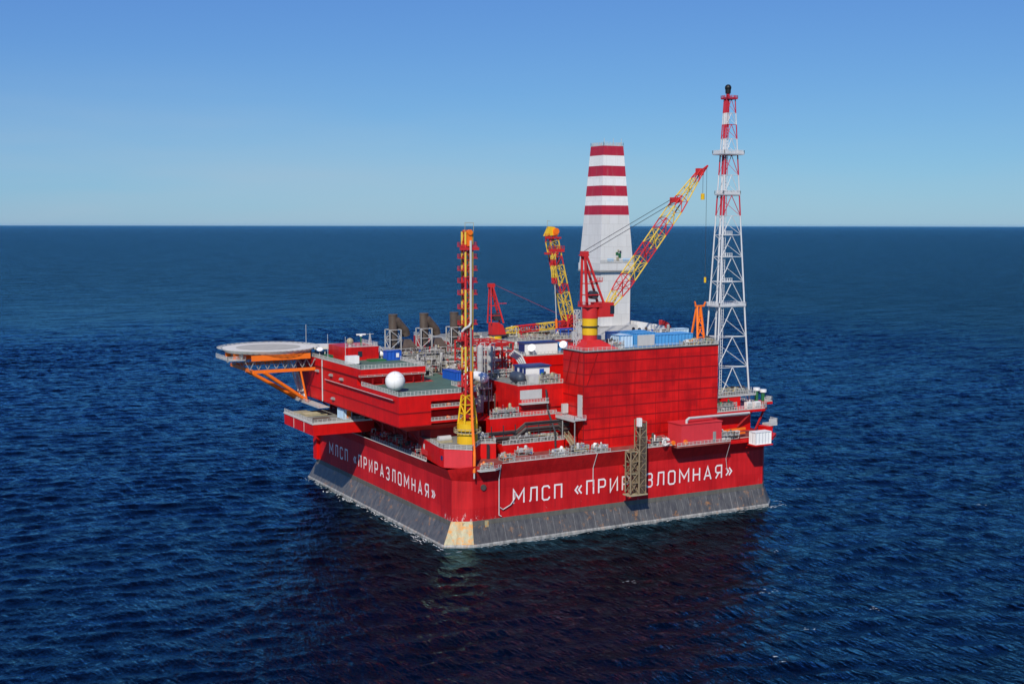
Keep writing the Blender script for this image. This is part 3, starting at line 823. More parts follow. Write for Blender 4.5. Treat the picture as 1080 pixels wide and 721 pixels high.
# access stairs on the left end of the block
st = thing('access_stair', 'zigzag grey metal stair between helideck and walkway on the left end of the living quarters', 'stairs', (-10, 88, 27))
def flight(mb, p, q, wid):
    p, q = Vector(p), Vector(q); wv = Vector(wid)
    mb.bar(p, q, .22); mb.bar(p + wv, q + wv, .22)
    n = int((q - p).length / .45)
    for i in range(n + 1):
        c = p.lerp(q, i / n); mb.bar(c, c + wv, .14)
    h = Vector((0, 0, 1.1))
    for o_ in (Vector(), wv):
        mb.bar(p + h + o_, q + h + o_, .09); mb.bar(p + h * .55 + o_, q + h * .55 + o_, .07)
        for i in range(0, n + 1, 3):
            c = p.lerp(q, i / n) + o_; mb.bar(c, c + h, .07)
b = MB(); flight(b, (-9.6, 97.6, 40.5), (-9.6, 92.4, 35.4), (-1.6, 0, 0)); b.build('flight', M['white'], st)
b = MB(); flight(b, (-9.2, 89.0, 36.2), (-9.2, 80.4, 27.4), (-1.6, 0, 0)); b.build('flight', M['white'], st)
b = MB(); b.box(-11.6, -8.05, 89, 92, 35.2, 35.4); b.rail([(-11.6, 92, 35.4), (-11.6, 89, 35.4)], 1.1, 1, .07); b.build('landing', M['grey'], st)
b = MB(); b.box(-11.4, -8.05, 64, 84, 27.0, 27.25); b.rail([(-11.4, 84, 27.25), (-11.4, 64, 27.25)], 1.1, 1.2, .07); b.build('walkway', M['grey'], st)

# roof fittings of the block
tag(MB().sphere((-4.9, 24.8, 38.75), 2.55, 32, 20, zmin=-.96).build('radome', M['white'], None, True), 'large white radome ball on the green deck of the living quarters', 'radome')
for o in [bpy.data.objects['radome']]:
    b = MB()
    for a in range(6):
        an = a * math.pi / 3
        ringp = [(-4.9 + 2.56 * math.cos(an) * math.cos(e), 24.8 + 2.56 * math.sin(an) * math.cos(e), 38.75 + 2.56 * math.sin(e)) for e in np.linspace(-1.2, 1.4, 12)]
        b.path(ringp, .03, 4)
    ringp = [(-4.9 + 2.56 * math.cos(a) * .86, 24.8 + 2.56 * math.sin(a) * .86, 38.75 + 1.3) for a in np.linspace(0, 6.283, 24)]
    b.path(ringp, .03, 4)
    b.build('panel_seam', M['steel2'], o)
t = thing('satellite_dome', 'small white satellite dome on a short stem beside the roof house', 'radome', (8.2, 64, 40.26))
MB().sphere((8.2, 64, 41.6), .95, 16, 12).build('dome', M['white'], t, True)
MB().tube((8.2, 64, 40.26), (8.2, 64, 41), .3, 8).build('stem', M['grey'], t)
t = thing('white_tank', 'white box tank by the railing on the roof of the living quarters', 'tank', (-5.5, 55, 40.26))
b = MB(); b.box(-7.0, -3.6, 52.2, 54.4, 40.5, 42.7); b.build('body', M['white'], t)
b = MB(); b.box(-7.0, -3.6, 52.4, 54.2, 40.26, 40.5); b.build('skid', M['steel'], t)
t = thing('satellite_dish', 'white satellite dish tilted up behind the left roof railing', 'dish', (-6, 77, 40.26))
b = MB(); b.tube((-6, 77, 40.3), (-6, 77, 41.9), .15, 6); b.build('post', M['grey'], t)
b = MB(); b.tube((-6.0, 77, 42.0), (-6.1, 76.7, 42.5), .3, 14, r2=.95); b.build('reflector', M['white'], t, True)
t = thing('radar_mast', 'green radar mast with T-shaped white scanner above the roof house', 'mast', (2.6, 66, 44))
b = MB(); b.tube((2.6, 66, 44), (2.6, 66, 47), .22, 8); b.build('post', M['bgreen'], t)
b = MB(); b.box(1.2, 4.0, 65.8, 66.2, 47.1, 47.5); b.tube((2.6, 66, 46.8), (2.6, 66, 47.2), .45, 8); b.build('scanner', M['white'], t)
t = thing('signal_mast', 'thin grey lattice signal mast at the right end of the roof house', 'mast', (5.4, 66, 44))
b = MB(); b.truss([(5.0, 65.6, 44), (5.8, 65.6, 44), (5.8, 66.4, 44), (5.0, 66.4, 44)], [(5.35, 65.95, 47.5), (5.45, 65.95, 47.5), (5.45, 66.05, 47.5), (5.35, 66.05, 47.5)], [0, .33, .66, 1], .06, .04); b.build('lattice', M['grey'], t)
b = MB(); b.bar((4.2, 66, 47.3), (6.6, 66, 47.3), .1); b.build('crossbar', M['grey'], t)
for (x, y, z, h, lb) in ((-7.6, 84, 40.3, 9, 'tallest whip antenna at the left end of the roof railing'), (-7.6, 66, 40.3, 7.5, 'whip antenna on the roof railing between dish and white tank'), (-4.2, 61, 40.3, 7, 'whip antenna at the left corner of the roof house')):
    tag(MB().tube((x, y, z), (x, y, z + h), .09, 5, r2=.05).build('whip_antenna', M['grey']), lb, 'antenna', 'whip antennas on the roof')
t = thing('roof_ventilator', 'pale tan ventilator cowl on top of the roof house', 'ventilator', (-.8, 66, 44))
b = MB(); b.tube((-.8, 66, 44), (-.8, 66, 45), .5, 10); b.build('stem', M['grey'], t)
b = MB(); b.sphere((-.8, 66, 45.4), 1.05, 12, 8); b.build('cowl', M['tan'], t, True)
tag(MB().box(2.0, 6.8, 57.4, 60.6, 40.26, 40.75).build('deck_hatch', M['bgreen']), 'bright green hatch cover lying on the roof deck before the roof house', 'hatch')
tag(MB().box(-6.6, -5.2, 68, 72.0, 40.26, 41.5).build('deck_locker', M['bgreen']), 'green deck locker beside the left roof railing', 'locker')

# ------------------------------------------------------------------ containers
def container(x, y, z, lx, ly, h, mat, label, frame=None, group=None, door='x', name='cargo_container', cat='container'):
    t = thing(name, label, cat, (x + lx / 2, y + ly / 2, z), group)
    b = MB()
    n = max(6, int(lx / .55))
    pts_f = [(x + .08 + (lx - .16) * i / n, y + .08 + (.12 if i % 2 else 0)) for i in range(n + 1)]
    pts_b = [(p[0], y + ly - .08 - (.12 if i % 2 else 0)) for i, p in enumerate(pts_f)][::-1]
    ml = max(4, int(ly / .55))
    pr = [(x + lx - .08 - (.12 if i % 2 else 0), y + .08 + (ly - .16) * i / ml) for i in range(1, ml)]
    pl = [(x + .08 + (.12 if i % 2 else 0), y + .08 + (ly - .16) * i / ml) for i in range(1, ml)][::-1]
    b.prism(pts_f + pr + pts_b + pl, z + .12, z + h - .04)
    b.build('body', mat, t)
    b = MB()
    for cx_ in (x, x + lx - .16):
        for cy_ in (y, y + ly - .16): b.box(cx_, cx_ + .16, cy_, cy_ + .16, z, z + h)
    for zz in (z, z + h - .16):
        b.box(x + .16, x + lx - .16, y - .01, y + .14, zz, zz + .15); b.box(x + .16, x + lx - .16, y + ly - .14, y + ly + .01, zz, zz + .15)
        b.box(x - .01, x + .14, y + .16, y + ly - .16, zz, zz + .15); b.box(x + lx - .14, x + lx + .01, y + .16, y + ly - .16, zz, zz + .15)
    b.build('frame', frame or mat, t)
    return t
container(7.0, 57.6, 40.3, 4.6, 2.5, 2.7, M['blue'], 'bright blue container with a white plate at the right end of the living quarters roof')
t = COL.objects[-1] if False else None
tt = [o for o in bpy.data.objects if o.name.startswith('cargo_container')][-1]
b = MB(); b.box(9.9, 10.8, 57.52, 57.57, 41.1, 42.3); b.build('plate', M['white'], tt)
container(18.6, 37.2, 36.0, 2.5, 8.0, 2.5, M['blue'], 'long bright blue container on the green deck behind the yellow loading mast')
container(-6.2, 60.0, 24.75, 2.6, 4.6, 2.9, M['paleblue'], 'pale blue container with orange end on the left overhanging platform')
tt = [o for o in bpy.data.objects if o.name.startswith('cargo_container')][-1]
b = MB(); b.box(-5.2, -3.9, 59.9, 59.97, 25.1, 27.2); b.build('door', M['orange'], tt)
tt.location.x += -1.2; tt.location.y -= 5

# ------------------------------------------------------------------ overhanging platform, left
pl = thing('storage_platform', 'red boxed platform overhanging the left wall below the helideck', 'platform', (-8, 64, 21))
b = MB(); b.loft([(-17, 53, 21.2), (1, 53, 21.2), (1, 77, 21.2), (-17, 77, 21.2)], [(-17.1, 52.9, 24.4), (1, 52.9, 24.4), (1, 77, 24.4), (-17.1, 77, 24.4)])
b.build('body', M['red'], pl)
b = MB(); b.box(-17.0, .9, 53.0, 76.9, 24.404, 24.5); b.build('deck', M['deck'], pl)
b = MB(); b.box(-17.3, -16.7, 52.8, 77, 24.3, 24.7); b.box(-16.7, .9, 52.8, 53.3, 24.3, 24.7); b.build('kerb', M['rail'], pl)
b = MB(); b.rail([(-17, 76.9, 24.7), (-17, 53, 24.7), (-2, 53, 24.7)], 1.0, 1.3, .07); b.build('railing', M['rail'], pl)
b = MB()
for y in (60, 68.5):
    b.box(-17.2, -17.1, y, y + .12, 21.3, 24.3)
b.build('seam', M['scuff'], pl)
b = MB()
for y in (56, 65, 74):
    b.loft([(0, y - .3, 12.5), (0, y + .3, 12.5), (-.1, y + .3, 12.5), (-.1, y - .3, 12.5)], [(0, y - .3, 21.2), (0, y + .3, 21.2), (-9, y + .3, 21.2), (-9, y - .3, 21.2)])
# (brackets sit under the platform, close to the wall)
# pillar at the far end of the left wall
b = MB(); b.box(-1.0, .6, 94.4, 97.2, 6.3, 19.4); b.build('corner_post', M['red'], hull)
tag(MB().box(-16.2, -10.8, 72.2, 75.8, 24.52, 24.9).build('steel_plate_stack', M['tan']), 'flat tan stack of plates at the outer end of the left overhanging platform', 'plates')
def pipes_stack(x, y, z, n, L, mat, label):
    mb = MB()
    for i in range(n):
        mb.tube((x, y + i * .5, z + .22), (x + L, y + i * .5, z + .22), .22, 8)
    for i in range(n - 1):
        mb.tube((x, y + i * .5 + .25, z + .6), (x + L * .9, y + i * .5 + .25, z + .6), .22, 8)
    tag(mb.build('pipe_stack', mat), label, 'pipes')
pipes_stack(-14.5, 66, 24.5, 8, 6.5, M['tan'], 'stack of tan pipes lying in the middle of the left overhanging platform')
pipes_stack(-15, 57, 24.5, 5, 5, M['rust'], 'stack of rusty brown pipes at the near edge of the left overhanging platform')

# ------------------------------------------------------------------ helideck
hd = thing('helideck', 'round pale helideck on orange girders projecting at the upper left', 'helideck', (-18.6, 86, 43))
HC, HR = (-18.6, 86.0), 13.4
circ = lambda r, z, n=48: [(HC[0] + r * math.cos(2 * math.pi * i / n), HC[1] + r * math.sin(2 * math.pi * i / n), z) for i in range(n)]
b = MB(); b.loft(circ(HR - .8, 41.9), circ(HR, 42.9)); b.build('deck', M['heliring'], hd)
b = MB(); b.loft(circ(HR * .70, 42.93), circ(HR * .70, 42.95)); b.build('landing_circle', M['helideck'], hd)
b = MB()
o_, i_ = circ(HR + 1.4, 43.1), circ(HR + .05, 42.7)
for k in range(48):
    b.tube(i_[k], o_[k], .07, 4); b.tube(o_[k], o_[(k + 1) % 48], .07, 4)
    mid = [((i_[k][j] + o_[k][j]) / 2) for j in range(3)]; mid2 = [((i_[(k + 1) % 48][j] + o_[(k + 1) % 48][j]) / 2) for j in range(3)]
    b.tube(mid, mid2, .05, 4); b.tube(i_[k], o_[(k + 1) % 48], .04, 4); b.tube(o_[k], i_[(k + 1) % 48], .04, 4)
b.build('safety_net', M['rail'], hd)
b = MB()
for dy in (-11, -4, 4, 11):
    hw_ = math.sqrt(max(0, (HR - 1) ** 2 - dy * dy))
    b.box(HC[0] - hw_, HC[0] + hw_, HC[1] + dy - .3, HC[1] + dy + .3, 40.0, 41.9)
b.box(HC[0] - 9, HC[0] + 8.5, HC[1] - 12.6, HC[1] - 12.2, 40.3, 41.85)
b.build('girder', M['orange'], hd)
b = MB()
for dx in (-10, -3.3, 3.3, 10):
    hw_ = math.sqrt(max(0, (HR - 1) ** 2 - dx * dx))
    b.box(HC[0] + dx - .2, HC[0] + dx + .2, HC[1] - hw_, HC[1] + hw_, 40.6, 41.89)
for dy in (-11, -4, 4, 11):
    for k in range(-4, 5):
        b.bar((HC[0] + k * 2.6, HC[1] + dy, 40.0), (HC[0] + k * 2.6 + 1.3, HC[1] + dy, 37.6), .2); b.bar((HC[0] + k * 2.6 + 2.6, HC[1] + dy, 40.0), (HC[0] + k * 2.6 + 1.3, HC[1] + dy, 37.6), .2)
b.build('support_frame', M['steel'], hd)
b = MB()
for dy in (-11, 11):
    b.box(HC[0] - 8, HC[0] + 10.4, HC[1] + dy - .3, HC[1] + dy + .3, 36.6, 37.5)
b.box(HC[0] - 8.3, HC[0] - 7.7, HC[1] - 11, HC[1] + 11, 36.6, 37.5)
b.build('lower_girder', M['orange'], hd)
for (p, q) in (((HC[0] - 5, HC[1] - 11, 36.8), (-8.1, HC[1] - 8.5, 26.2)), ((HC[0] - 8, HC[1] - 4, 36.8), (-8.1, HC[1] - 2, 26.2)), ((HC[0] - 6, HC[1] + 11, 36.8), (-8.1, HC[1] + 5.5, 26.2)), ((HC[0] + 6, HC[1] - 11, 36.8), (HC[0] + 8.0, HC[1] - 10.8, 27.0))):
    MB().tube(p, q, .55 if p[0] < HC[0] else .3, 10).build('brace', M['orange'], hd, True)
b = MB(); b.box(HC[0] - 14.2, HC[0] - 9, HC[1] - 7, HC[1] + 5, 40.0, 40.2); b.rail([(HC[0] - 9, HC[1] - 7, 40.2), (HC[0] - 14.2, HC[1] - 7, 40.2), (HC[0] - 14.2, HC[1] + 5, 40.2)], 1.1, 1.2, .08)
b.build('catwalk', M['grey'], hd)
b = MB(); b.prism([(-6.5, 80), (5.5, 78.5), (7.0, 86.5), (-6.5, 90.5)], 42.1, 42.85); b.build('access_ramp', M['heliring'], hd)
b = MB()
for x, y in ((4.6, 79.4), (5.6, 85.6), (-3, 80.5), (-3, 88.5)): b.tube((x, y, 40.27), (x, y, 42.1), .18, 6)
b.build('ramp_post', M['grey'], hd)

# ------------------------------------------------------------------ the big red drilling module
bx = thing('drilling_module', 'tall windowless red panelled block topped by blue containers and the big crane', 'building', (61, 20, DZ))
BX0, BX1, BY0, BZ1 = 39.4, 83.6, 4.0, 45.8
MB().prism([(BX0, BY0), (BX1, BY0), (BX1, 34), (53, 34), (53, 14.2), (BX0, 14.2)], DZ, BZ1).build('wall', M['red_box'], bx)
b = MB()
for z in (22.9, 25.5, 28.3, 31.2, 34.1, 37.0, 40.1, 43.2):
    hh = .22 if z == 37.0 else .13
    b.box(BX0 - .07, BX1 + .05, BY0 - .08, BY0 + .05, z - hh, z + hh); b.box(BX0 - .08, BX0 + .05, BY0 + .06, 14.2, z - hh, z + hh)
b.build('wall_rib', M['red_rib'], bx)
b = MB()
for x in (47.5, 55.6, 62.5, 70.2, 77.5):
    b.box(x - .06, x + .06, BY0 - .06, BY0 - .002, DZ, BZ1 - .1)
b.box(BX0 - .13, BX0 + .1, BY0 - .13, BY0 + .1, DZ, BZ1 - .1)
b.build('wall_seam', M['red_rib'], bx)
b = MB()
b.bar((BX0 - .15, 12.8, 37.2), (BX0 - .15, 9.6, 45.5), .16); b.bar((BX0 - .15, 8.2, 37.2), (BX0 - .15, 6.0, 45.5), .16)
b.bar((40.4, BY0 - .1, 37.2), (43.6, BY0 - .1, 45.5), .16)
b.build('stiffener', M['red_rib'], bx)
b = MB(); b.box(BX0 - .2, BX1 + .2, BY0 - .25, 34.1, BZ1, BZ1 + .22) if False else b.prism([(BX0 - .2, BY0 - .25), (BX1 + .2, BY0 - .25), (BX1 + .2, 34.2), (52.8, 34.2), (52.8, 14.4), (BX0 - .2, 14.4)], BZ1 + .003, BZ1 + .2)
b.build('roof_edge', M['dark'], bx)
b = MB(); b.rail([(BX0, 14, 46), (BX0, BY0, 46), (BX1, BY0, 46), (BX1, 30, 46)], 1.05, 1.4, .06); b.build('railing', M['rail'], bx)
b = MB(); b.box(BX0 - .22, BX0 - .01, 4.5, 6.6, 28.8, 34.6); b.build('door', M['grey'], bx)
b = MB(); b.box(35.8, BX0 - .02, 2.6, 14.2, 28.3, 28.55); b.rail([(35.8, 14, 28.55), (35.8, 2.6, 28.55), (39.3, 2.6, 28.55)], 1.1, 1.0, .07); b.box(35.7, 35.8, 2.6, 14.2, 28.0, 28.6)
b.build('walkway', M['grey'], bx)
b = MB()
for y in (3.0, 9, 13.6): b.tube((36.1, y, DZ), (36.1, y, 28.3), .16, 6)
b.build('walkway_post', M['steel'], bx)

# containers and gear on its roof
container(53.6, 8.4, 46.0, 4.4, 6.4, 3.4, M['paleblue'], 'pale blue container, leftmost of those on the red block roof', frame=M['ltblue'])
container(58.4, 7.6, 46.0, 6.4, 3.4, 3.9, M['ltblue'], 'light blue frame container with grey front beside the crane on the red block roof', frame=M['ltblue'])
tt = [o for o in bpy.data.objects if o.name.startswith('cargo_container')][-1]
b = MB(); b.box(58.8, 64.4, 7.5, 7.58, 46.4, 49.3); b.build('front_panel', M['grey'], tt)
container(65.4, 9.0, 46.0, 13.2, 5.5, 3.0, M['ltblue'], 'long light blue container in the middle of the red block roof')
container(56.0, 16.2, 46.0, 12, 3, 3.6, M['ltblue'], 'light blue container standing behind the grey-fronted one on the red block roof')
container(79.6, 18, 46.0, 4.4, 3, 3.4, M['paleblue'], 'pale blue box behind the orange frame on the red block roof')

# orange A-frame on the roof
t = thing('support_frame', 'tall bright orange A-frame standing at the right end of the red block roof', 'frame', (82, 11, 46))
b = MB()
b.bar((80.8, 9.8, 46), (81.5, 11, 56.2), .5); b.bar((83.4, 9.8, 46), (82.7, 11, 56.2), .5); b.bar((80.8, 13.0, 46), (81.5, 11.2, 56.2), .45); b.bar((83.4, 13.0, 46), (82.7, 11.2, 56.2), .45)
b.build('leg', M['orange'], t)
b = MB()
for z in (47.6, 50.4, 53.2):
    k = (z - 46) / 10.2
    xa, xb = 80.8 + .7 * k, 83.4 - .7 * k; ya = 9.8 + 1.2 * k
    b.bar((xa, ya, z), (xb, ya, z), .28)
    if z < 53: b.bar((xa, ya, z), (xb - .4, ya + .6, z + 2.8), .24); b.bar((xb, ya, z), (xa + .4, ya + .6, z + 2.8), .24)
b.build('brace', M['orange'], t)
b = MB(); b.bar((80.8, 11, 56.3), (84, 11, 56.3), .45); b.bar((81, 11, 56.3), (80.6, 11, 57.6), .3); b.bar((83.8, 11, 56.3), (84.4, 11, 57.4), .3); b.build('head', M['orange'], t)

# ------------------------------------------------------------------ clutter kinds
def vessel(x, y, z, r, h, mat, label, group=None, name='process_vessel'):
    t = thing(name, label, 'vessel', (x, y, z), group)
    b = MB(); b.tube((x, y, z + .8), (x, y, z + h - r * .5), r, 16); b.sphere((x, y, z + h - r * .5), r * .995, 16, 8); b.sphere((x, y, z + .8), r * .99, 16, 8)
    b.build('shell', mat, t, True)
    b = MB()
    for a in range(4): b.bar((x + r * .8 * math.cos(a * 1.571 + .7), y + r * .8 * math.sin(a * 1.571 + .7), z), (x + r * .8 * math.cos(a * 1.571 + .7), y + r * .8 * math.sin(a * 1.571 + .7), z + 1.2), .2)
    b.build('leg', M['steel'], t)
    b = MB()
    for k in range(1, 4): b.tube((x, y, z + h * k / 4 - .06), (x, y, z + h * k / 4 + .06), r * 1.05, 16)
    b.build('band', M['steel'], t)
    b = MB(); b.path([(x, y, z + h), (x, y, z + h + .8), (x + r * 1.6, y, z + h + .8), (x + r * 1.6, y, z + 1)], .12, 6); b.build('pipe', M['grey'], t)
    return t
def drum(x, y, z, r, L, axis, mat, label, name='storage_tank'):
    t = thing(name, label, 'tank', (x, y, z))
    d = Vector((1, 0, 0)) if axis == 'x' else Vector((0, 1, 0))
    c = Vector((x, y, z + r + .4))
    b = MB(); b.tube(c - d * L / 2, c + d * L / 2, r, 20); b.sphere(c - d * L / 2, r * .99, 16, 10); b.sphere(c + d * L / 2, r * .99, 16, 10)
    b.build('shell', mat, t, True)
    b = MB()
    for k in (-.35, .35):
        p = c + d * L * k
        b.box(p.x - .6, p.x + .6, p.y - .6, p.y + .6, z, z + r * .9)
    b.build('saddle', M['steel'], t)
    return t
PAL = ['grey', 'tan', 'steel', 'steel2', 'darkpipe', 'tan', 'dkred', 'rail']
def skid(x, y, z, lx, ly, h, seed, label, pal=PAL, frame='steel', dens=1.0, rail=True):
    """a crowded skid: frame, cabinets, vessels, pipework, valves, each in a mix of paints"""
    rnd = random.Random(seed)
    t = thing('process_skid', label, 'machinery', (x + lx / 2, y + ly / 2, z), 'process equipment on the deck')
    mats = [M[p] for p in pal] + [M['dark'], M['steel'], M['darkpipe']]
    pm = lambda: rnd.randrange(len(mats))
    b = MB()
    for xx in (x, x + lx / 2, x + lx):
        for yy in (y, y + ly): b.bar((xx, yy, z), (xx, yy, z + h * rnd.uniform(.7, 1.1)), .18)
    for zz in (z + .15, z + h * .55):
        b.bar((x, y, zz), (x + lx, y, zz), .16); b.bar((x, y + ly, zz), (x + lx, y + ly, zz), .16); b.bar((x, y, zz), (x, y + ly, zz), .16); b.bar((x + lx, y, zz), (x + lx, y + ly, zz), .16)
    b.build('frame', M[frame], t)
    b = MB()
    for k in range(int(lx * ly * .3 * dens) + 4):
        s_ = rnd.uniform(.3, .9); px, py = x + rnd.uniform(.1, max(.2, lx - 1.4 * s_)), y + rnd.uniform(.1, max(.2, ly - s_)); zz = z + rnd.choice((0, 0, h * .55)) + .05
        b.box(px, px + s_ * 1.4, py, py + s_, zz, zz + s_ * rnd.uniform(.8, 1.8), pm())
    b.build('cabinet', mats, t)
    for k in range(int(lx * .9 * dens) + 3):
        b = MB()
        px, py = x + rnd.uniform(.5, lx - .5), y + rnd.uniform(.4, ly - .3); r = rnd.uniform(.18, .5); mi = pm()
        z0 = z + rnd.choice((0.1, 0.1, h * .5)); zt_ = z0 + rnd.uniform(.9, h * .8)
        b.tube((px, py, z0), (px, py, zt_), r, 10); b.sphere((px, py, zt_), r * .99, 10, 6)
        b.build('vessel', mats[mi], t, True)
    b = MB()
    for k in range(int(6 + lx * 1.1 * dens)):
        zz = z + rnd.uniform(.3, h * 1.05); py = y + rnd.uniform(-.2, ly); x0 = x + rnd.uniform(0, lx * .6); x1 = min(x + lx, x0 + rnd.uniform(1, lx * .7))
        z2 = max(z + .2, zz + rnd.uniform(-1.5, 1)); r = rnd.uniform(.05, .16)
        b.path([(x0, py, z2), (x0, py, zz), (x1, py, zz), (x1, py + rnd.uniform(-1, 1), zz), (x1, py, z + .2)], r, 6, m=pm())
    b.build('pipework', mats, t)
    vm = [M['crane_red'], M['yellow'], M['blue'], M['grey'], M['white'], M['tan']]
    b = MB()
    for k in range(int(6 * dens) + 4):
        px, py, pz = x + rnd.uniform(0, lx), y + rnd.uniform(0, ly * .6), z + rnd.uniform(.4, h)
        mi = rnd.randrange(6)
        b.tube((px, py, pz), (px, py - .1, pz), rnd.uniform(.12, .3), 8, m=mi); b.tube((px, py - .1, pz), (px, py + .5, pz), .08, 6, m=mi)
    b.build('valve', vm, t)
    if rail:
        b = MB(); b.rail([(x, y - .2, z + h * .55), (x + lx, y - .2, z + h * .55)], 1.0, 1.4, .05); b.build('railing', M['rail'], t)
    return t

# ------------------------------------------------------------------ middle terraces (between quarters and drilling module)
T = thing('process_module', 'stepped red terraces with railings and dark pipes left of the tall red block', 'building', (30, 20, DZ))
MB().box(17.5, 36.0, 8.0, 12.2, DZ, 22.7).build('lower_terrace', M['red'], T)
MB().box(16.0, BX0 - .05, 12.0, 14.2, DZ, 29.0).box(24, BX0 - .05, 14.21, 34, DZ, 28.9).build('middle_terrace', M['red'], T)
MB().box(25.4, BX0 - .05, 14.0, 34, 28.95, 36.8).build('upper_terrace', M['red_box'], T)
b = MB(); b.box(18, 36, 8.2, 11.9, 22.704, 22.76); b.box(16.2, BX0 - .1, 12.1, 13.9, 29.004, 29.06); b.box(25.6, 39.3, 14.2, 33.8, 36.804, 36.87)
b.build('deck', M['deck'], T)
b = MB()
b.rail([(17.5, 8.05, 22.7), (36, 8.05, 22.7)], 1.1, 1.0, .07); b.rail([(16, 12.05, 29), (36, 12.05, 29)], 1.1, 1.0, .07); b.rail([(25.4, 14.05, 36.8), (39.2, 14.05, 36.8)], 1.1, 1.1, .07)
b.build('railing', M['rail'], T)
b = MB(); b.box(26.0, 32.6, 13.9, 13.99, 33.2, 35.6); b.build('shutter', M['grey'], T)
b = MB(); b.box(25.6, 33.8, 12.2, 14, 32.0, 32.25); b.rail([(25.6, 12.2, 32.25), (33.8, 12.2, 32.25), (33.8, 13.9, 32.25)], 1.1, .9, .07); b.build('balcony', M['rail'], T)
b = MB(); b.box(26, 39.3, 13.7, 13.99, 30.6, 30.8); b.build('ledge', M['red_rib'], T)
b = MB()
for k, (r, dz, dy) in enumerate(((.42, 0, 0), (.34, .9, .3), (.30, -.8, .4), (.22, 1.5, .1))):
    b.path([(13.0, 9.6 + dy, 24.4 + dz), (22.5, 9.6 + dy, 24.4 + dz), (25.2, 9.6 + dy, 26.2 + dz), (35.2, 9.6 + dy, 26.2 + dz), (36.6, 9.6 + dy, 25.2 + dz), (38.6, 9.6 + dy, 25.2 + dz)], r, 8)
b.build('pipe_run', M['darkpipe'], T, True)
b = MB()
for x in (15, 18.5, 22, 25.5, 29, 32.5, 36): b.bar((x, 9.4, DZ), (x, 9.4, 27.6), .2)
b.bar((15, 9.4, 25.6), (22, 9.4, 25.6), .2); b.bar((25, 9.4, 27.6), (36, 9.4, 27.6), .2)
b.build('pipe_support', M['dark'], T)
b = MB(); flight(b, (37.6, 8.6, 23.6), (40 - 2.0, 4.0, DZ + .1), (-1.2, 0, 0)); b.build('stair', M['tan'], T)
b = MB(); b.path([(33.5, 13.2, 35.5), (33.6, 12.4, 30), (33.2, 8.0, 25), (33.2, 7.8, 21)], .28, 7); b.build('hose', M['dark'], T)
b = MB(); b.box(37.5, 39.2, 11.2, 12.0, 29.1, 31.6); b.build('panel', M['grey'], T)

# recessed dark module in the middle
rc = thing('utility_module', 'shaded dark red module in the recess behind the yellow loading crane', 'building', (22, 35, DZ))
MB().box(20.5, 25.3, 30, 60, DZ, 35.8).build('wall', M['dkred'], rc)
b = MB(); b.box(14.3, 25.2, 26.4, 29.9, 31.4, 31.6); b.rail([(14.3, 26.4, 31.6), (25.2, 26.4, 31.6)], 1.1, 1, .07); b.box(14.3, 25.2, 24.4, 29.9, 25.4, 25.6); b.rail([(14.3, 24.4, 25.6), (25.2, 24.4, 25.6)], 1.1, 1, .07)
b.build('gallery', M['grey'], rc)
b = MB(); b.box(17.2, 19.6, 22.4, 22.9, 29.2, 33.8); b.build('cable_duct', M['steel'], rc)
b = MB()
for i in range(5): b.tube((15.6 + i * 1.9, 22.7, DZ), (15.6 + i * 1.9, 22.7, 35 - i % 3), .22 + .06 * (i % 2), 7)
b.build('riser', M['darkpipe'], rc)
tank = drum(22.2, 29.5, 35.8, 1.5, 4.2, 'y', M['white'], 'white tank with rounded end just right of the yellow loading mast')
drum(27.2, 17.5, 36.9, 1.45, 3.2, 'y', M['shadow_grey'], 'tank darkened blue-grey as in shadow at the left end of the terrace roof')
t = thing('equipment_box', 'grey equipment box beside the dark tank on the terrace roof', 'cabinet', (30.5, 16, 36.9))
MB().box(29.3, 32.8, 15.2, 17.6, 36.9, 39.3).build('body', M['grey'], t); b = MB(); b.box(29.6, 30.8, 15.12, 15.19, 37.2, 38.9); b.build('door', M['rail'], t)

# blue and white cabin on the terrace roof
t = thing('control_cabin', 'white cabin with blue doors and dark blue roof on the red terrace', 'cabin', (33, 19, 36.9))
MB().box(29.6, 37.8, 18.6, 23.5, 36.9, 41.0).build('wall', M['white'], t)
MB().box(29.3, 38.1, 18.2, 23.9, 41.0, 41.35).build('roof', M['navy'], t)
for x0, x1 in ((34.6, 36.0),):
    MB().box(x0, x1, 18.52, 18.59, 38.6, 40.4).build('window', M['blue'], t)
MB().box(29.52, 29.59, 18.9, 20.6, 37.0, 40.8).build('side_panel', M['navy'], t)
b = MB(); b.box(29.52, 29.59, 21.8, 23.3, 37.0, 40.8); b.build('side_panel', M['navy'], t)
MB().box(29.62, 30.3, 18.52, 18.59, 37.0, 40.8).build('corner_panel', M['navy'], t)
skid(32.5, 15.0, 36.9, 6.3, 3.0, 2.2, 5, 'tan machinery with a green box beside the white cabin on the terrace roof', ['tan', 'tan', 'bgreen'], 'tan')

# ------------------------------------------------------------------ D block and rear decks
D = thing('mud_module', 'red block with white cabin on top behind the stepped terraces', 'building', (50, 45, DZ))
MB().box(39.3, 90, 34.3, 62, DZ, 42.0).build('wall', M['red'], D)
b = MB(); b.box(39.5, 89.8, 34.5, 61.8, 42.004, 42.07); b.build('deck', M['deck'], D)
b = MB(); b.rail([(39.4, 61.8, 42), (39.4, 34.4, 42), (62, 34.4, 42)], 1.1, 1.2, .07); b.build('railing', M['rail'], D)
b = MB(); b.box(39.15, 39.3, 34.3, 62, 39.0, 39.25); b.box(39.3, 53, 34.15, 34.3, 39.0, 39.25); b.build('ledge', M['red_rib'], D)
t = thing('office_cabin', 'long low white cabin with a navy side behind the railing of the rear red block', 'cabin', (45, 38, 42.1))
MB().box(40.8, 51.6, 37.2, 41, 42.1, 45.3).build('wall', M['white'], t)
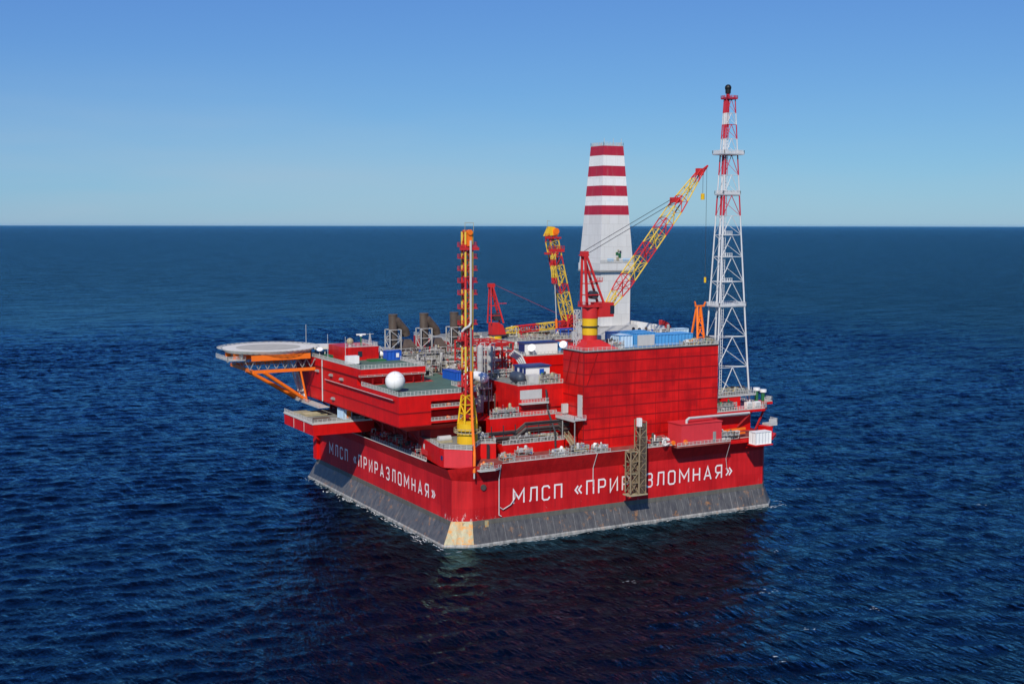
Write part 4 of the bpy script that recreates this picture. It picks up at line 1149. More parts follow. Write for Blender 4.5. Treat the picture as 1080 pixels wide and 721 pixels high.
MB().box(40.5, 51.9, 36.9, 41.3, 45.3, 45.6).build('roof', M['navy'], t)
MB().box(40.72, 40.79, 37.4, 40.8, 42.3, 45.1).build('side_panel', M['navy'], t)
MB().box(42.4, 43.2, 37.12, 37.19, 42.3, 44.6).build('door', M['navy'], t)
tag(MB().tube((42.2, 35.6, 44), (41.8, 35.2, 44.3), .9, 16, r2=1.15).build('satellite_dish', M['white'], None, True), 'white round dish before the long low cabin, left one of two', 'dish', 'dishes on the rear block')
tag(MB().tube((53.0, 36.2, 44.4), (52.6, 35.8, 44.7), .9, 16, r2=1.15).build('satellite_dish', M['white'], None, True), 'white round dish at the right end of the long low cabin', 'dish', 'dishes on the rear block')
container(52.8, 38.5, 42.1, 5.5, 2.6, 2.7, M['ltblue'], 'light blue container on the rear block just left of the tall red block')
E_ = thing('wellhead_module', 'grey-decked red rear module that carries the two far cranes', 'building', (65, 80, DZ))
MB().box(34, 92, 62.2, 98, DZ, 43.2).build('wall', M['dkred'], E_)
b = MB(); b.box(34.2, 91.8, 62.4, 97.8, 43.204, 43.27); b.build('deck', M['deck'], E_)
b = MB(); b.rail([(34.1, 97.8, 43.2), (34.1, 62.3, 43.2), (91.9, 62.3, 43.2)], 1.1, 1.4, .07); b.build('railing', M['rail'], E_)
PM = thing('power_module', 'grey power module under the three brown exhaust stacks', 'building', (20, 72, DZ))
MB().box(11.2, 33.8, 58, 99, DZ, 39.8).box(25.4, 39.2, 40, 57.9, DZ, 35.9).build('wall', M['steel'], PM)
b = MB(); b.rail([(11.3, 58.2, 39.8), (33.7, 58.2, 39.8)], 1.1, 1.2, .07); b.build('railing', M['rail'], PM)

# ------------------------------------------------------------------ exhaust stacks
def exhaust(x, y):
    t = thing('exhaust_stack', 'brown heat-stained exhaust stack with elbow duct in a white frame, left of three', 'exhaust', (x, y, 39.8), 'exhaust stacks on the power module')
    b = MB(); b.tube((x, y, 44), (x, y, 53.0), 1.28, 18); b.tube((x, y, 52.7), (x, y, 53.06), 1.36, 18)
    b.build('stack', M['rust'], t, True)
    b = MB(); b.path([(x, y, 51.6), (x + 1.2, y, 51.0), (x + 4.0, y + .4, 48.0), (x + 4.4, y + .5, 46.6)], 1.22, 14); b.build('elbow_duct', M['rust'], t, True)
    b = MB(); b.loft([(x + 2.2, y - 1.6, 43.4), (x + 6.8, y - 1.6, 43.4), (x + 6.8, y + 2.4, 43.4), (x + 2.2, y + 2.4, 43.4)], [(x + 3.5, y - .5, 45.6), (x + 5.4, y - .5, 45.6), (x + 5.4, y + 1.4, 45.6), (x + 3.5, y + 1.4, 45.6)])
    b.box(x + 2.2, x + 6.8, y - 1.6, y + 2.4, 41.0, 43.39)
    b.build('silencer', M['rust'], t)
    b = MB(); s = 1.75
    b.truss([(x - s, y - s, 39.8), (x + s, y - s, 39.8), (x + s, y + s, 39.8), (x - s, y + s, 39.8)], [(x - s, y - s, 48.6), (x + s, y - s, 48.6), (x + s, y + s, 48.6), (x - s, y + s, 48.6)], [0, .36, .68, 1], .2, .12)
    b.bar((x + s, y - s, 43), (x + 6.6, y - s, 43), .2); b.bar((x + 6.6, y - s, 43), (x + 6.6, y - s, 39.8), .2); b.bar((x + 3.4, y - s, 39.8), (x + 4.6, y - s, 43), .18); b.bar((x + 5.8, y - s, 39.8), (x + 4.6, y - s, 43), .18)
    b.build('support_frame', M['steel2'], t)
    b = MB(); b.tube((x - 1, y - .5, 40), (x - 1, y - .5, 46), .55, 10); b.tube((x + .8, y - .6, 40), (x + .8, y - .6, 44), .5, 10); b.build('inner_duct', M['dark'], t)
    return t
ex = exhaust(11.4, 63)
dup(ex, (9.9, 0, 0), 'brown heat-stained exhaust stack with elbow duct in a white frame, middle of three')
dup(ex, (19.8, 0, 0), 'brown exhaust stack in a white frame, right of three beside the yellow mast')

# equipment in the grey zone
k = 0
spots = [
 (12.5, 59.0, 39.9, 6.5, 2.5, 2.6, 'grey pipework skid below the left exhaust stack'),
 (20.0, 59.2, 39.9, 6.0, 2.5, 2.8, 'grey pipework skid below the middle exhaust stack'),
 (27.5, 59.0, 39.9, 6.0, 2.5, 3.0, 'grey pipework skid below the right exhaust stack'),
 (23.0, 49.5, 36.0, 7.5, 5.5, 3.2, 'crowded tan valve skid behind the long blue container'),
 (13.2, 50.5, 36.0, 4.8, 5.0, 3.0, 'tan and grey pump skid left of the long blue container'),
 (25.5, 42.5, 36.0, 5.5, 5.0, 3.0, 'grey manifold skid behind the white tank'),
 (31.5, 44.0, 36.0, 7.0, 5.0, 4.0, 'tan separator skid left of the rear red block'),
 (26.0, 30.0, 36.9, 8.0, 3.0, 2.8, 'pipework skid behind the white cabin on the terrace roof'),
 (41.0, 44.0, 42.1, 9.0, 4.0, 2.0, 'grey pump skid behind the long low cabin'),
 (52.5, 46.0, 42.1, 6.0, 4.0, 2.2, 'valve skid on the rear block near the white tower'),
 (36.0, 63.5, 43.3, 9.0, 4.0, 1.5, 'grey skid on the rear deck left of the small red crane'),
 (54.0, 63.5, 43.3, 9.0, 4.0, 1.5, 'low skid on the rear deck under the lowered boom'),
 (64.5, 63.5, 43.3, 8.0, 4.0, 1.5, 'skid on the rear deck right under the lowered boom'),
 (14.2, 55.6, 36.0, 8.5, 2.2, 4.2, 'dark and tan pipework before the grey wall below the left and middle exhaust stacks'),
 (23.4, 55.6, 36.0, 9.5, 2.2, 4.4, 'dark and tan pipework before the grey wall below the middle and right exhaust stacks'),
 (15.0, 21.0, 20.3, 9.0, 3.0, 7.5, 'tall dark pipework skid in the recess behind the yellow pedestal'),
 (16.5, 27.0, 31.7, 8.0, 2.6, 5.5, 'grey pipework on the upper gallery of the recess'),
 (17.0, 12.3, 29.1, 7.5, 1.6, 2.6, 'row of small cabinets on the middle terrace left of the upper terrace'),
 (20.0, 8.6, 22.8, 14.0, 2.4, 1.7, 'low valve row on the lower terrace under the dark pipes'),
 (74.5, 63.5, 43.3, 14, 5, 2.0, 'wide grey skid on the rear deck beside the white tower'),
 (37.0, 72.0, 43.3, 8, 5, 2.4, 'grey skid on the rear deck far left behind the small red crane'),
 (54.0, 76.0, 43.3, 20, 6, 2.2, 'long tan and grey skid at the far edge of the rear deck')]
t = thing('mooring_winch', 'dark blue winch frame on the rear deck under the hanging orange hose', 'winch', (72, 65, 43.3))
b = MB()
for x in (69, 72, 75): b.bar((x, 64, 43.3), (x, 64, 46.2), .3); b.bar((x, 66.5, 43.3), (x, 66.5, 46.2), .3)
b.bar((69, 64, 46.2), (75, 64, 46.2), .3); b.bar((69, 66.5, 46.2), (75, 66.5, 46.2), .3); b.build('frame', M['blue'], t)
b = MB(); b.tube((69.4, 65.2, 44.8), (74.6, 65.2, 44.8), 1.0, 14); b.build('drum', M['navy'], t, True)
for (x, y, z, lx, ly, h, lb) in spots:
    k += 1
    if lb: skid(x, y, z, lx, ly, h, 100 + k, lb, dens=1.3)
vessel(27.1, 38.5, 36.0, 0.9, 9.2, M['steel2'], 'tall silver vessel right of the yellow mast, left of the pair', 'tall silver vessels')
vessel(30.2, 38.5, 36.0, 0.95, 8.8, M['steel2'], 'tall silver vessel, right of the pair beside the red frame', 'tall silver vessels')
vessel(20.2, 33.6, 36.0, .8, 5.4, M['white'], 'white vessel just left of the yellow loading mast')
# red steel frame with pipes between vessels and rear block
t = thing('pipe_rack', 'red steel pipe rack between the silver vessels and the rear red block', 'pipe rack', (33, 50, 36))
b = MB()
for x in (27.5, 31.5, 35.5, 39):
    for y in (41, 48, 55): b.bar((x, y, 36), (x, y, 45.4), .36)
for z in (40, 43, 45.4):
    for y in (41, 48, 55): b.bar((27.5, y, z), (39, y, z), .3)
    for x in (27.5, 31.5, 35.5, 39): b.bar((x, 41, z), (x, 55, z), .3)
b.bar((31.5, 41, 36), (35.5, 41, 40), .25); b.bar((35.5, 41, 36), (31.5, 41, 40), .25); b.bar((35.5, 41, 40), (39, 41, 43), .25)
b.build('frame', M['crane_red'], t)
b = MB()
for i in range(7): b.path([(28, 42 + i * 1.9, 40.3 + (i % 2) * 3), (38.5, 42 + i * 1.9, 40.3 + (i % 2) * 3), (38.5, 42 + i * 1.9, 37)], .22, 7)
b.build('pipework', M['silver'], t)
# silver pipes sloping down by the rear block
t = thing('insulated_pipe', 'bundle of silver insulated pipes bending down the left face of the rear red block', 'pipe', (38, 33, 36))
b = MB()
for i in range(4): b.path([(35.0 + i * .1, 33.6 + i * 1.0, 44 - i * .5), (37.2, 33 + i * 1.0, 42.6 - i * .4), (38.6, 31.5 + i, 38.5), (38.8, 31.2 + i, 37)], .26, 8)
b.build('run', M['silver'], t, True)

# equipment along the right deck edge
edge = [
 (13.5, .2, DZ, 3.2, 2.4, 1.6, 'small winch skid at the near left end of the right deck edge', ['grey', 'orange', 'tan']),
 (28.0, -.2, DZ, 4.2, 2.4, 1.6, 'white winch skid on the right deck edge below the terraces', ['white', 'grey', 'silver']),
 (33.5, .6, DZ, 5.4, 2.4, 2.0, 'green and tan pump skid at the foot of the tall red block', ['tan', 'bgreen', 'grey']),
 (40.6, -.2, DZ, 3.6, 2.2, 1.6, 'pale winch on the deck edge left of the hanging stair tower', ['white', 'tan', 'grey']),
 (58.2, -.6, DZ, 4.6, 2.4, 2.4, 'tangle of red and white hoses on the deck left of the red lifeboat house', ['white', 'crane_red', 'grey']),
 (80.2, -2.2, DZ, 6.2, 3.0, 2.2, 'grey pipe skid on the deck between lifeboat house and white container', ['grey', 'rail', 'silver']),
 (20.5, 5.0, DZ, 4, 2, 1.6, 'low red and grey skid behind the right deck edge', ['crane_red', 'grey', 'orange'])]
for (x, y, z, lx, ly, h, lb, pal) in edge:
    k += 1; skid(x, y, z, lx, ly, h, 300 + k, lb, pal, dens=1.6)
tag(MB().path([(57.4, 1.5, DZ), (57.4, 1.5, 25.6)], .3, 8).build('vent_pipe', M['rust']), 'thin brown vent pipe standing before the tall red block', 'pipe')
t = thing('winch', 'pale grey winch drum on the front bastion beside the yellow pedestal', 'winch', (3, 12, 24.06))
MB().tube((1.4, 12.5, 25.0), (4.8, 12.5, 25.0), .8, 12).build('drum', M['grey'], t, True); MB().box(1.2, 5, 11.6, 13.4, 24.06, 24.6).build('base', M['tan'], t)
skid(10.4, 9.5, 24.06, 3.6, 4.5, 1.7, 77, 'small pump skid behind the railing at the right of the front bastion', ['grey', 'tan', 'white'])
skid(6.0, -1.8, 19.2, 3.4, 1.5, 1.2, 78, 'low red and yellow gear on the small landing right of the bastion', ['orange', 'tan', 'grey'])
# gear in the gap along the left wall
for i, y in enumerate((22, 33, 44, 58, 80)):
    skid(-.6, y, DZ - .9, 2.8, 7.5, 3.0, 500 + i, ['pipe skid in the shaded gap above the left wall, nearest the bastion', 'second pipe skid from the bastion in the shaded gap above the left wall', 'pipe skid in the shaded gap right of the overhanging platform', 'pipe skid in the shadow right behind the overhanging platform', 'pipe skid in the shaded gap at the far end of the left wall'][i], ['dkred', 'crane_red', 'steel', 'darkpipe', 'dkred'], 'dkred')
t = thing('life_raft_rack', 'red rack of round raft canisters in the gap above the left wall', 'raft rack', (4, 17, DZ))
b = MB()
for i in range(3): b.tube((0.4 + i * .1, 15.5 + i * 1.8, 22.2), (2.2, 15.5 + i * 1.8, 22.2), .7, 12)
b.build('canister', M['grey'], t, True); MB().box(.2, 2.6, 14.4, 20.2, DZ, 21.5).build('rack', M['crane_red'], t)

# ------------------------------------------------------------------ drilling tower
tw = thing('drilling_tower', 'tall closed white drilling tower with red stripes at the top', 'tower', (71.5, 41, 42))
TX, TY = 70.3, 40.5
sq = lambda s, z: [(TX - s, TY - s, z), (TX + s, TY - s, z), (TX + s, TY + s, z), (TX - s, TY + s, z)]
b = MB(); b.loft(sq(5.15, 44), sq(5.2, 65.6)); b.loft(sq(5.7, 67.8), sq(3.45, 101.8)); b.build('shaft', M['tower'], tw)
b = MB(); b.loft(sq(5.9, 65.7), sq(5.9, 67.75)); b.build('collar', M['tower'], tw)
o = b and tw.children[-1]
b = MB(); b.loft(sq(6.0, 65.3), sq(6.0, 65.65)); b.build('collar_edge', M['steel'], o)
b = MB(); b.rail(sq(3.4, 101.8), 1.0, 1.0, .07, closed=True)
for (dx, dy) in ((-3, -3), (3, -3), (0, -3.3)): b.tube((TX + dx, TY + dy, 101.8), (TX + dx, TY + dy, 104), .07, 4)
b.build('crown_rail', M['rail'], tw)
b = MB(); b.box(TX - 7.5, TX + 7.5, TY - 9.5, TY + 7, 42.1, 47.2); b.box(TX - 6.5, TX + 6.6, TY - 7, TY + 6, 47.21, 49.6); b.build('base_house', M['grey'], tw)
b = MB(); b.rail([(TX - 5.85, TY - 5.85, 67.75), (TX + 5.85, TY - 5.85, 67.75)], 1.1, 1.2, .05)
b.build('gallery', M['rail'], tw)
b = MB()
for (x_, z_, w_, h_, m_) in ((-.2, 68.5, .9, 1.1, 0), (.5, 69.4, .9, 1.3, 1), (-.4, 70.2, .8, .8, 1), (.9, 70.9, .6, .5, 2), (.2, 71.2, .5, .5, 0), (-3.4, 68.3, 2.2, .9, 3), (2.0, 68.3, 2.8, .9, 3)):
    b.box(TX + x_, TX + x_ + w_, TY - 5.78, TY - 5.70, z_, z_ + h_, m_)
b.build('painted_emblem', [M['tan'], M['bgreen'], M['dark'], M['paleblue']], tw)
t = thing('pipe_handling_house', 'white sloping machine house right of the tower foot with a red outrigger', 'machine house', (82, 38, 46))
MB().loft([(77, 33, 42.1), (87, 33, 42.1), (87, 44, 42.1), (77, 44, 42.1)], [(77.2, 33.2, 50.6), (86.6, 33.2, 49.0), (86.6, 43.8, 49.0), (77.2, 43.8, 50.6)]).build('house', M['white'], t)
b = MB(); b.loft([(86.6, 34, 48.2), (90.4, 34, 47.4), (90.4, 36, 47.4), (86.6, 36, 48.2)], [(86.6, 34, 50.6), (88.8, 34, 49.6), (88.8, 36, 49.6), (86.6, 36, 50.6)]); b.build('outrigger', M['crane_red'], t)
skid(66, 20, 46.0, 14, 4, 3.2, 901, 'row of grey machinery behind the long light blue container on the red block roof', ['grey', 'steel', 'silver'])
skid(73, 5.0, 46.0, 5.6, 2.6, 1.4, 902, 'small orange and yellow gear at the front edge of the red block roof', ['orange', 'yellow', 'white'])
skid(79.4, 5.2, 46.0, 4.0, 2.6, 1.6, 903, 'tan gear at the right front corner of the red block roof', ['tan', 'grey', 'bgreen'])
skid(49.0, 5.6, 46.0, 4.0, 3.0, 2.2, 904, 'grey gear on the red block roof between crane and pale blue container', ['grey', 'steel', 'silver'])
skid(48.5, 15.0, 42.0, 4.2, 8, 4.0, 905, 'grey ladder skid behind the crane foot on the red block', ['grey', 'silver'])

# ------------------------------------------------------------------ big pedestal crane
RY = [M['crane_red'], M['boom_yellow'], M['dark'], M['yellow']]
cr = thing('pedestal_crane', 'large red crane on a yellow pedestal with its boom raised to the right', 'crane', (44.8, 9.6, 46))
CX, CY = 44.8, 9.6
b = MB()
b.loft([(39.6, 4.3, 46.02), (51.2, 4.3, 46.02), (51.2, 14.0, 46.02), (39.6, 14.0, 46.02)], [(42.8, 7.6, 48.6), (46.8, 7.6, 48.6), (46.8, 11.6, 48.6), (42.8, 11.6, 48.6)])
b.tube((CX, CY, 48.4), (CX, CY, 49.9), 2.0, 24); b.build('foot', M['crane_red'], cr)
b = MB(); b.tube((CX, CY, 49.9), (CX, CY, 52.0), 2.1, 24); b.tube((CX, CY, 52.3), (CX, CY, 54.3), 2.1, 24); b.build('pedestal', M['yellow'], cr, True)
b = MB(); b.tube((CX, CY, 52.0), (CX, CY, 52.3), 2.45, 24); b.build('flange', M['dark'], cr)
b = MB(); b.tube((CX, CY, 54.3), (CX, CY, 57.3), 2.15, 24); b.box(CX - 2.4, CX + 2.4, CY - 2.3, CY + 2.3, 57.3, 57.7); b.build('slewing_column', M['crane_red'], cr, True)
b = MB(); b.box(CX + 1.5, CX + 6.2, CY - 2.1, CY + 2.1, 54.6, 58.4); b.build('machinery_house', M['crane_red'], cr)
o = cr.children[-1]
b = MB(); b.box(CX + 5.0, CX + 6.3, CY - 2.2, CY - .6, 55.4, 57.6); b.build('cab_window', M['window'], o)
b = MB(); b.rail([(CX - 2.3, CY - 2.2, 57.7), (CX + 2.3, CY - 2.2, 57.7)], 1.0, 1, .07); b.rail([(CX - 2.3, CY - 2.2, 57.7), (CX - 2.3, CY + 2.2, 57.7)], 1, 1, .07); b.build('railing', M['crane_red'], cr)
b = MB(); top = Vector((CX - 2.0, CY, 71.0))
for s_ in (-1.5, 1.5):
    b.bar((CX - 1.9, CY + s_, 57.7), (top.x - .1, CY + s_ * .5, 71), .55); b.bar((CX + 3.3, CY + s_, 58.4), (top.x + .3, CY + s_ * .5, 71), .5)
for z in (60.5, 63.5, 66.5):
    f = (z - 57.7) / 13.3
    b.bar((CX - 1.9, CY - 1.5 + f, z), (CX - 1.9, CY + 1.5 - f, z), .25); b.bar((CX - 1.9, CY - 1.4 + f, z), (CX + 3.3 - 5 * f, CY - 1.4 + f, z), .25)
b.box(CX - 2.7, CX - 1.1, CY - .9, CY + .9, 70.6, 72.0); b.bar((CX - 3.6, CY, 71), (CX - .4, CY, 71), .25)
b.box(CX - 1.0, CX + 2.6, CY - 2.0, CY - .8, 63.9, 64.1); b.rail([(CX + .8, CY - 2, 64.1), (CX + 2.6, CY - 2, 64.1)], 1, .8, .06)
b.build('a_frame', M['crane_red'], cr)
b = MB(); b.tube((CX + .9, CY - 1.1, 60.4), (CX + .9, CY + 1.1, 60.4), 1.1, 14); b.build('winch_drum', M['dark'], cr)
def boom(parent, p, q, w0, w1, segs, rl, rb, upv=(0, 0, 1), name='boom', taper=.86, mats=None):
    """lattice boom in segments of alternating paint, tapering at both ends"""
    p, q = Vector(p), Vector(q)
    d = (q - p).normalized(); a = d.cross(Vector(upv)).normalized(); c = a.cross(d)
    def ringp(t):
        w_ = w1
        if t < .14: w_ = w0 + (w1 - w0) * t / .14
        if t > taper: w_ = w1 + (w0 * .7 - w1) * (t - taper) / (1 - taper)
        o_ = p.lerp(q, t)
        return [o_ + a * sx * w_ / 2 + c * sy * w_ / 2 for sx, sy in ((-1, -1), (1, -1), (1, 1), (-1, 1))]
    mb = MB()
    for i, (t0, t1, mi) in enumerate(segs):
        n = max(1, int(round((t1 - t0) * (q - p).length / (w1 * 1.05))))
        for j in range(n):
            A = ringp(t0 + (t1 - t0) * j / n); B = ringp(t0 + (t1 - t0) * (j + 1) / n)
            for k_ in range(4):
                mb.tube(A[k_], B[k_], rl, 6, m=mi); mb.tube(B[k_], B[(k_ + 1) % 4], rb, 4, m=mi)
                if (j + k_) % 2: mb.tube(A[k_], B[(k_ + 1) % 4], rb, 4, m=mi)
                else: mb.tube(A[(k_ + 1) % 4], B[k_], rb, 4, m=mi)
    o = mb.build(name, mats or RY, parent)
    return o, ringp
segs = [(0, .09, 1), (.09, .21, 0), (.21, .34, 1), (.34, .44, 0), (.44, .54, 1), (.54, .62, 0), (.62, .71, 1), (.71, .79, 0), (.79, .93, 1), (.93, 1, 0)]
bp, bq = (50.6, CY, 57.3), (80.9, CY, 93.8)
bo, rg = boom(cr, bp, bq, 1.6, 3.0, segs, .19, .10, taper=.72)
b = MB(); A = Vector(bp).lerp(Vector(bq), .735)
b.box(A.x - 1.5, A.x + .3, CY - 1.3, CY + 1.3, A.z + .9, A.z + 2.3); b.build('sheave_block', M['crane_red'], cr)
b = MB(); b.box(79.5, 81.5, CY - .6, CY + .6, 92.6, 94.5); b.bar((80.9, CY - .3, 93.9), (83.3, CY, 95.3), .42); b.bar((81.1, CY, 92.5), (83.1, CY, 95.0), .3); b.build('boom_head', M['crane_red'], cr)
b = MB()
for s_ in (-.45, .45): b.tube((CX - 1.6, CY + s_, 71.6 + s_), (A.x - .8, CY + s_, A.z + 1.7 + s_), .085, 5)
b.build('pendant_rope', M['dark'], cr)
b = MB(); b.tube((81.7, CY, 94), (81.7, CY, 87.4), .06, 5); b.build('hoist_rope', M['dark'], cr)
b = MB(); b.tube((81.7, CY, 87.6), (81.7, CY, 85.9), .55, 10); b.build('hook_block', M['yellow'], cr)
b = MB(); b.tube((83.0, CY, 95.2), (83.0, CY, 64.2), .05, 4); b.build('hoist_rope', M['dark'], cr)
b = MB(); b.tube((83.0, CY, 64.4), (83.0, CY, 62.9), .32, 10); b.build('hook_block', M['yellow'], cr)
b = MB()
for z in (50.2, 53.2):
    b.box(CX - 3.4, CX - 2.1, CY + .5, CY + 2.0, z, z + .2)
b.truss([(CX - 3.9, CY + .6, 46), (CX - 2.7, CY + .6, 46), (CX - 2.7, CY + 1.8, 46), (CX - 3.9, CY + 1.8, 46)], [(CX - 3.9, CY + .6, 56.5), (CX - 2.7, CY + .6, 56.5), (CX - 2.7, CY + 1.8, 56.5), (CX - 3.9, CY + 1.8, 56.5)], [i / 6 for i in range(7)], .1, .07)
b.build('access_ladder', M['grey'], cr)
b = MB(); b.box(CX + 2, CX + 4.4, CY - 2.6, CY - 1.6, 51.8, 52.0); b.build('service_step', M['steel'], cr)

# ------------------------------------------------------------------ front loading crane (mast upright)
lc = thing('loading_crane', 'slim yellow and red loading mast on a thick yellow pedestal at the front corner', 'crane', (7.4, 9.0, 24))
LX, LY = 7.9, 9.0
b = MB(); b.tube((LX, LY, 24.06), (LX, LY, 26.9), 2.65, 28); b.tube((LX, LY, 27.3), (LX, LY, 29.2), 2.65, 28); b.build('pedestal', M['yellow'], lc, True)
b = MB(); b.tube((LX, LY, 26.9), (LX, LY, 27.3), 2.55, 28); b.build('pedestal_joint', M['dark'], lc)
b = MB(); n_ = 20
for i in range(n_):
    a0, a1 = 6.2832 * i / n_, 6.2832 * (i + 1) / n_
    P0 = (LX + 3.4 * math.cos(a0), LY + 3.4 * math.sin(a0)); P1 = (LX + 3.4 * math.cos(a1), LY + 3.4 * math.sin(a1))
    b.tube((*P0, 26.9), (*P1, 26.9), .12, 4); b.tube((*P0, 27.9), (*P1, 27.9), .09, 4); b.tube((*P0, 26.9), (*P0, 27.9), .07, 4)
    b.tube((*P0, 26.9), (LX + 2.6 * math.cos(a0), LY + 2.6 * math.sin(a0), 26.9), .1, 4)
b.build('gallery', M['tan'], lc)
sqm = lambda s, z: [(LX - s, LY - s, z), (LX + s, LY - s, z), (LX + s, LY + s, z), (LX - s, LY + s, z)]
b = MB(); b.truss(sqm(1.7, 29.2), sqm(1.05, 36.2), [0, .34, .67, 1], .28, .17); b.box(LX - 1.7, LX + 1.7, LY - 1.7, LY + 1.7, 29.2, 29.8)
b.build('slewing_frame', M['yellow'], lc)
b = MB(); b.box(LX - .95, LX + .75, LY - .9, LY + .9, 29.8, 35.6); b.tube((LX - .9, LY - 1.8, 31.2), (LX - .9, LY - 1.0, 31.2), .6, 10); b.build('slewing_drive', M['dkred'], lc)
b = MB(); zs = [36.2, 42.0, 48.6, 52.8, 62.8, 66.0, 72.2, 74.0, 77.2]
pick_ = [0, 1, 0, 1, 0, 1, 0, 1]
for i in range(len(zs) - 1):
    nb = max(1, int((zs[i + 1] - zs[i]) / 1.9))
    b.truss(sqm(.93, zs[i]), sqm(.93, zs[i + 1]), [j / nb for j in range(nb + 1)], .30, .14, pick=lambda j, q=pick_[i]: q, bm=0)
b.build('mast', RY, lc)
b = MB()
for i, z in enumerate((38.5, 43, 50, 54, 58, 61.5, 64.5, 67.5, 70.5, 73.4)):
    for s_ in ((-1, 1) if i > 3 or i % 2 else (-1,)):
        xx = LX + s_ * 1.75
        b.box(xx - .7, xx + .7, LY - .8 - (s_ > 0) * .3, LY + .6, z, z + .15); b.rail([(xx + s_ * .6, LY - .8, z + .15), (xx + s_ * .6, LY + .6, z + .15)], 1.0, .7, .07); b.rail([(xx - .6, LY - .8, z + .15), (xx + .6, LY - .8, z + .15)], 1.0, .6, .07)
b.build('side_platform', M['crane_red'], lc)
b = MB(); b.box(LX - 2.6, LX + 2.6, LY - 1.5, LY - 1.1, 72.6, 73.3); b.build('crosshead', M['crane_red'], lc)
b = MB(); b.box(LX - .55, LX + .65, LY - 1.5, LY + 1.2, 73.6, 77.6); b.tube((LX, LY - 1.8, 77), (LX, LY - 1.0, 77), .7, 12); b.build('head', M['orange'], lc)
b = MB(); b.path([(LX - 1.2, LY - 1.2, 77.2), (LX - 1.2, LY - 1.2, 79.4), (LX + 1.2, LY - 1.2, 79.4), (LX + 1.2, LY - 1.2, 77.2)], .06, 5); b.build('head_rail', M['tan'], lc)
b = MB(); b.path([(LX + .2, LY - 1.6, 75), (LX + .2, LY - 1.6, 54.6), (LX - .3, LY - 1.7, 53.8), (LX - 1.7, LY - 1.8, 53.2), (LX - 2.2, LY - 1.4, 52.4)], .30, 8); b.build('hose', M['grey'], lc, True)
b = MB(); b.path([(LX + .2, LY - 1.5, 53.4), (LX + .2, LY - 1.6, 42.4)], .26, 8); b.build('hose', M['steel'], lc, True)
b = MB(); b.path([(LX + .2, LY - 1.7, 42.4), (LX - 1.0, LY - 4.6, 30.0), (LX - 3.3, LY - 10.2, 22.5), (LX - 3.6, LY - 10.6, 18.6)], .36, 8); b.build('hose', M['orange'], lc, True)
b = MB(); b.path([(LX - 3.6, LY - 10.6, 18.6), (LX - 3.6, LY - 10.6, 17.2)], .2, 8); b.build('hose_end', M['grey'], lc)

# ------------------------------------------------------------------ rear loading crane (mast leaning back left)
l2 = thing('loading_crane', 'yellow and red loading mast leaning left behind the big crane, orange head on top', 'crane', (76, 70, 43.3))
p, q = Vector((76.0, 70, 47.0)), Vector((68.9, 70, 75.8))
b = MB(); b.tube((76.2, 70, 43.3), (76.2, 70, 46), 2.3, 20); b.build('pedestal', M['yellow'], l2, True)
b = MB(); b.truss([(74.3, 68, 45.8), (78.1, 68, 45.8), (78.1, 72, 45.8), (74.3, 72, 45.8)], [(74.6, 68.6, 50), (77.4, 68.6, 50), (77.4, 71.4, 50), (74.6, 71.4, 50)], [0, .5, 1], .3, .2); b.build('slewing_frame', M['crane_red'], l2)
boom(l2, p, q, 2.6, 3.0, [(0, .06, 0), (.06, .36, 1), (.36, .45, 0), (.45, .66, 1), (.66, .76, 0), (.76, .93, 1), (.93, 1, 0)], .24, .12, upv=(0, 1, 0), name='mast', taper=.95)
b = MB(); b.loft([(66.9, 68.6, 75.4), (70.4, 68.6, 75.7), (70.4, 71.4, 75.7), (66.9, 71.4, 75.4)], [(68.2, 69, 78.4), (69.9, 69, 78.2), (69.9, 71, 78.2), (68.2, 71, 78.4)]); b.build('head', M['yellow'], l2)
o = l2.children[-1]
b = MB(); b.tube((70.0, 68.2, 76.9), (70.0, 71.8, 76.9), 1.0, 14); b.box(69.0, 70.6, 68.4, 71.6, 75.6, 76.9); b.build('sheave', M['orange'], o)
b = MB(); b.box(67.2, 72.8, 68, 68.4, 70.4, 71.2); b.box(65.8, 71.6, 68, 68.4, 74.6, 75.1); b.rail([(65.8, 68.1, 75.1), (67.4, 68.1, 75.1)], 1, .8, .08); b.rail([(67.2, 68.1, 71.2), (72.8, 68.1, 71.2)], 1.1, 1, .08); b.box(67.4, 70.8, 68.2, 71.5, 69.6, 70.2)
b.build('side_platform', M['crane_red'], l2)
b = MB(); b.truss([(68.1, 67.6, 70), (69.1, 67.6, 70), (69.1, 68.6, 70), (68.1, 68.6, 70)], [(68.7, 67.6, 60.5), (69.7, 67.6, 60.5), (69.7, 68.6, 60.5), (68.7, 68.6, 60.5)], [0, .2, .4, .6, .8, 1], .2, .1, pick=lambda i: (1, 0, 1, 1, 0)[i]); b.build('hose_reel', RY, l2)
b = MB(); b.tube((69.3, 68, 60.5), (69.9, 68, 49.2), .16, 6); b.build('hose', M['grey'], l2)
b = MB(); b.tube((69.9, 68, 49.2), (70.2, 68, 43.6), .4, 8); b.build('hose', M['orange'], l2)
b = MB(); b.path([(67.6, 70, 78.0), (67.6, 70, 80.2), (68.8, 70, 80.0)], .06, 5); b.build('head_rail', M['tan'], l2)

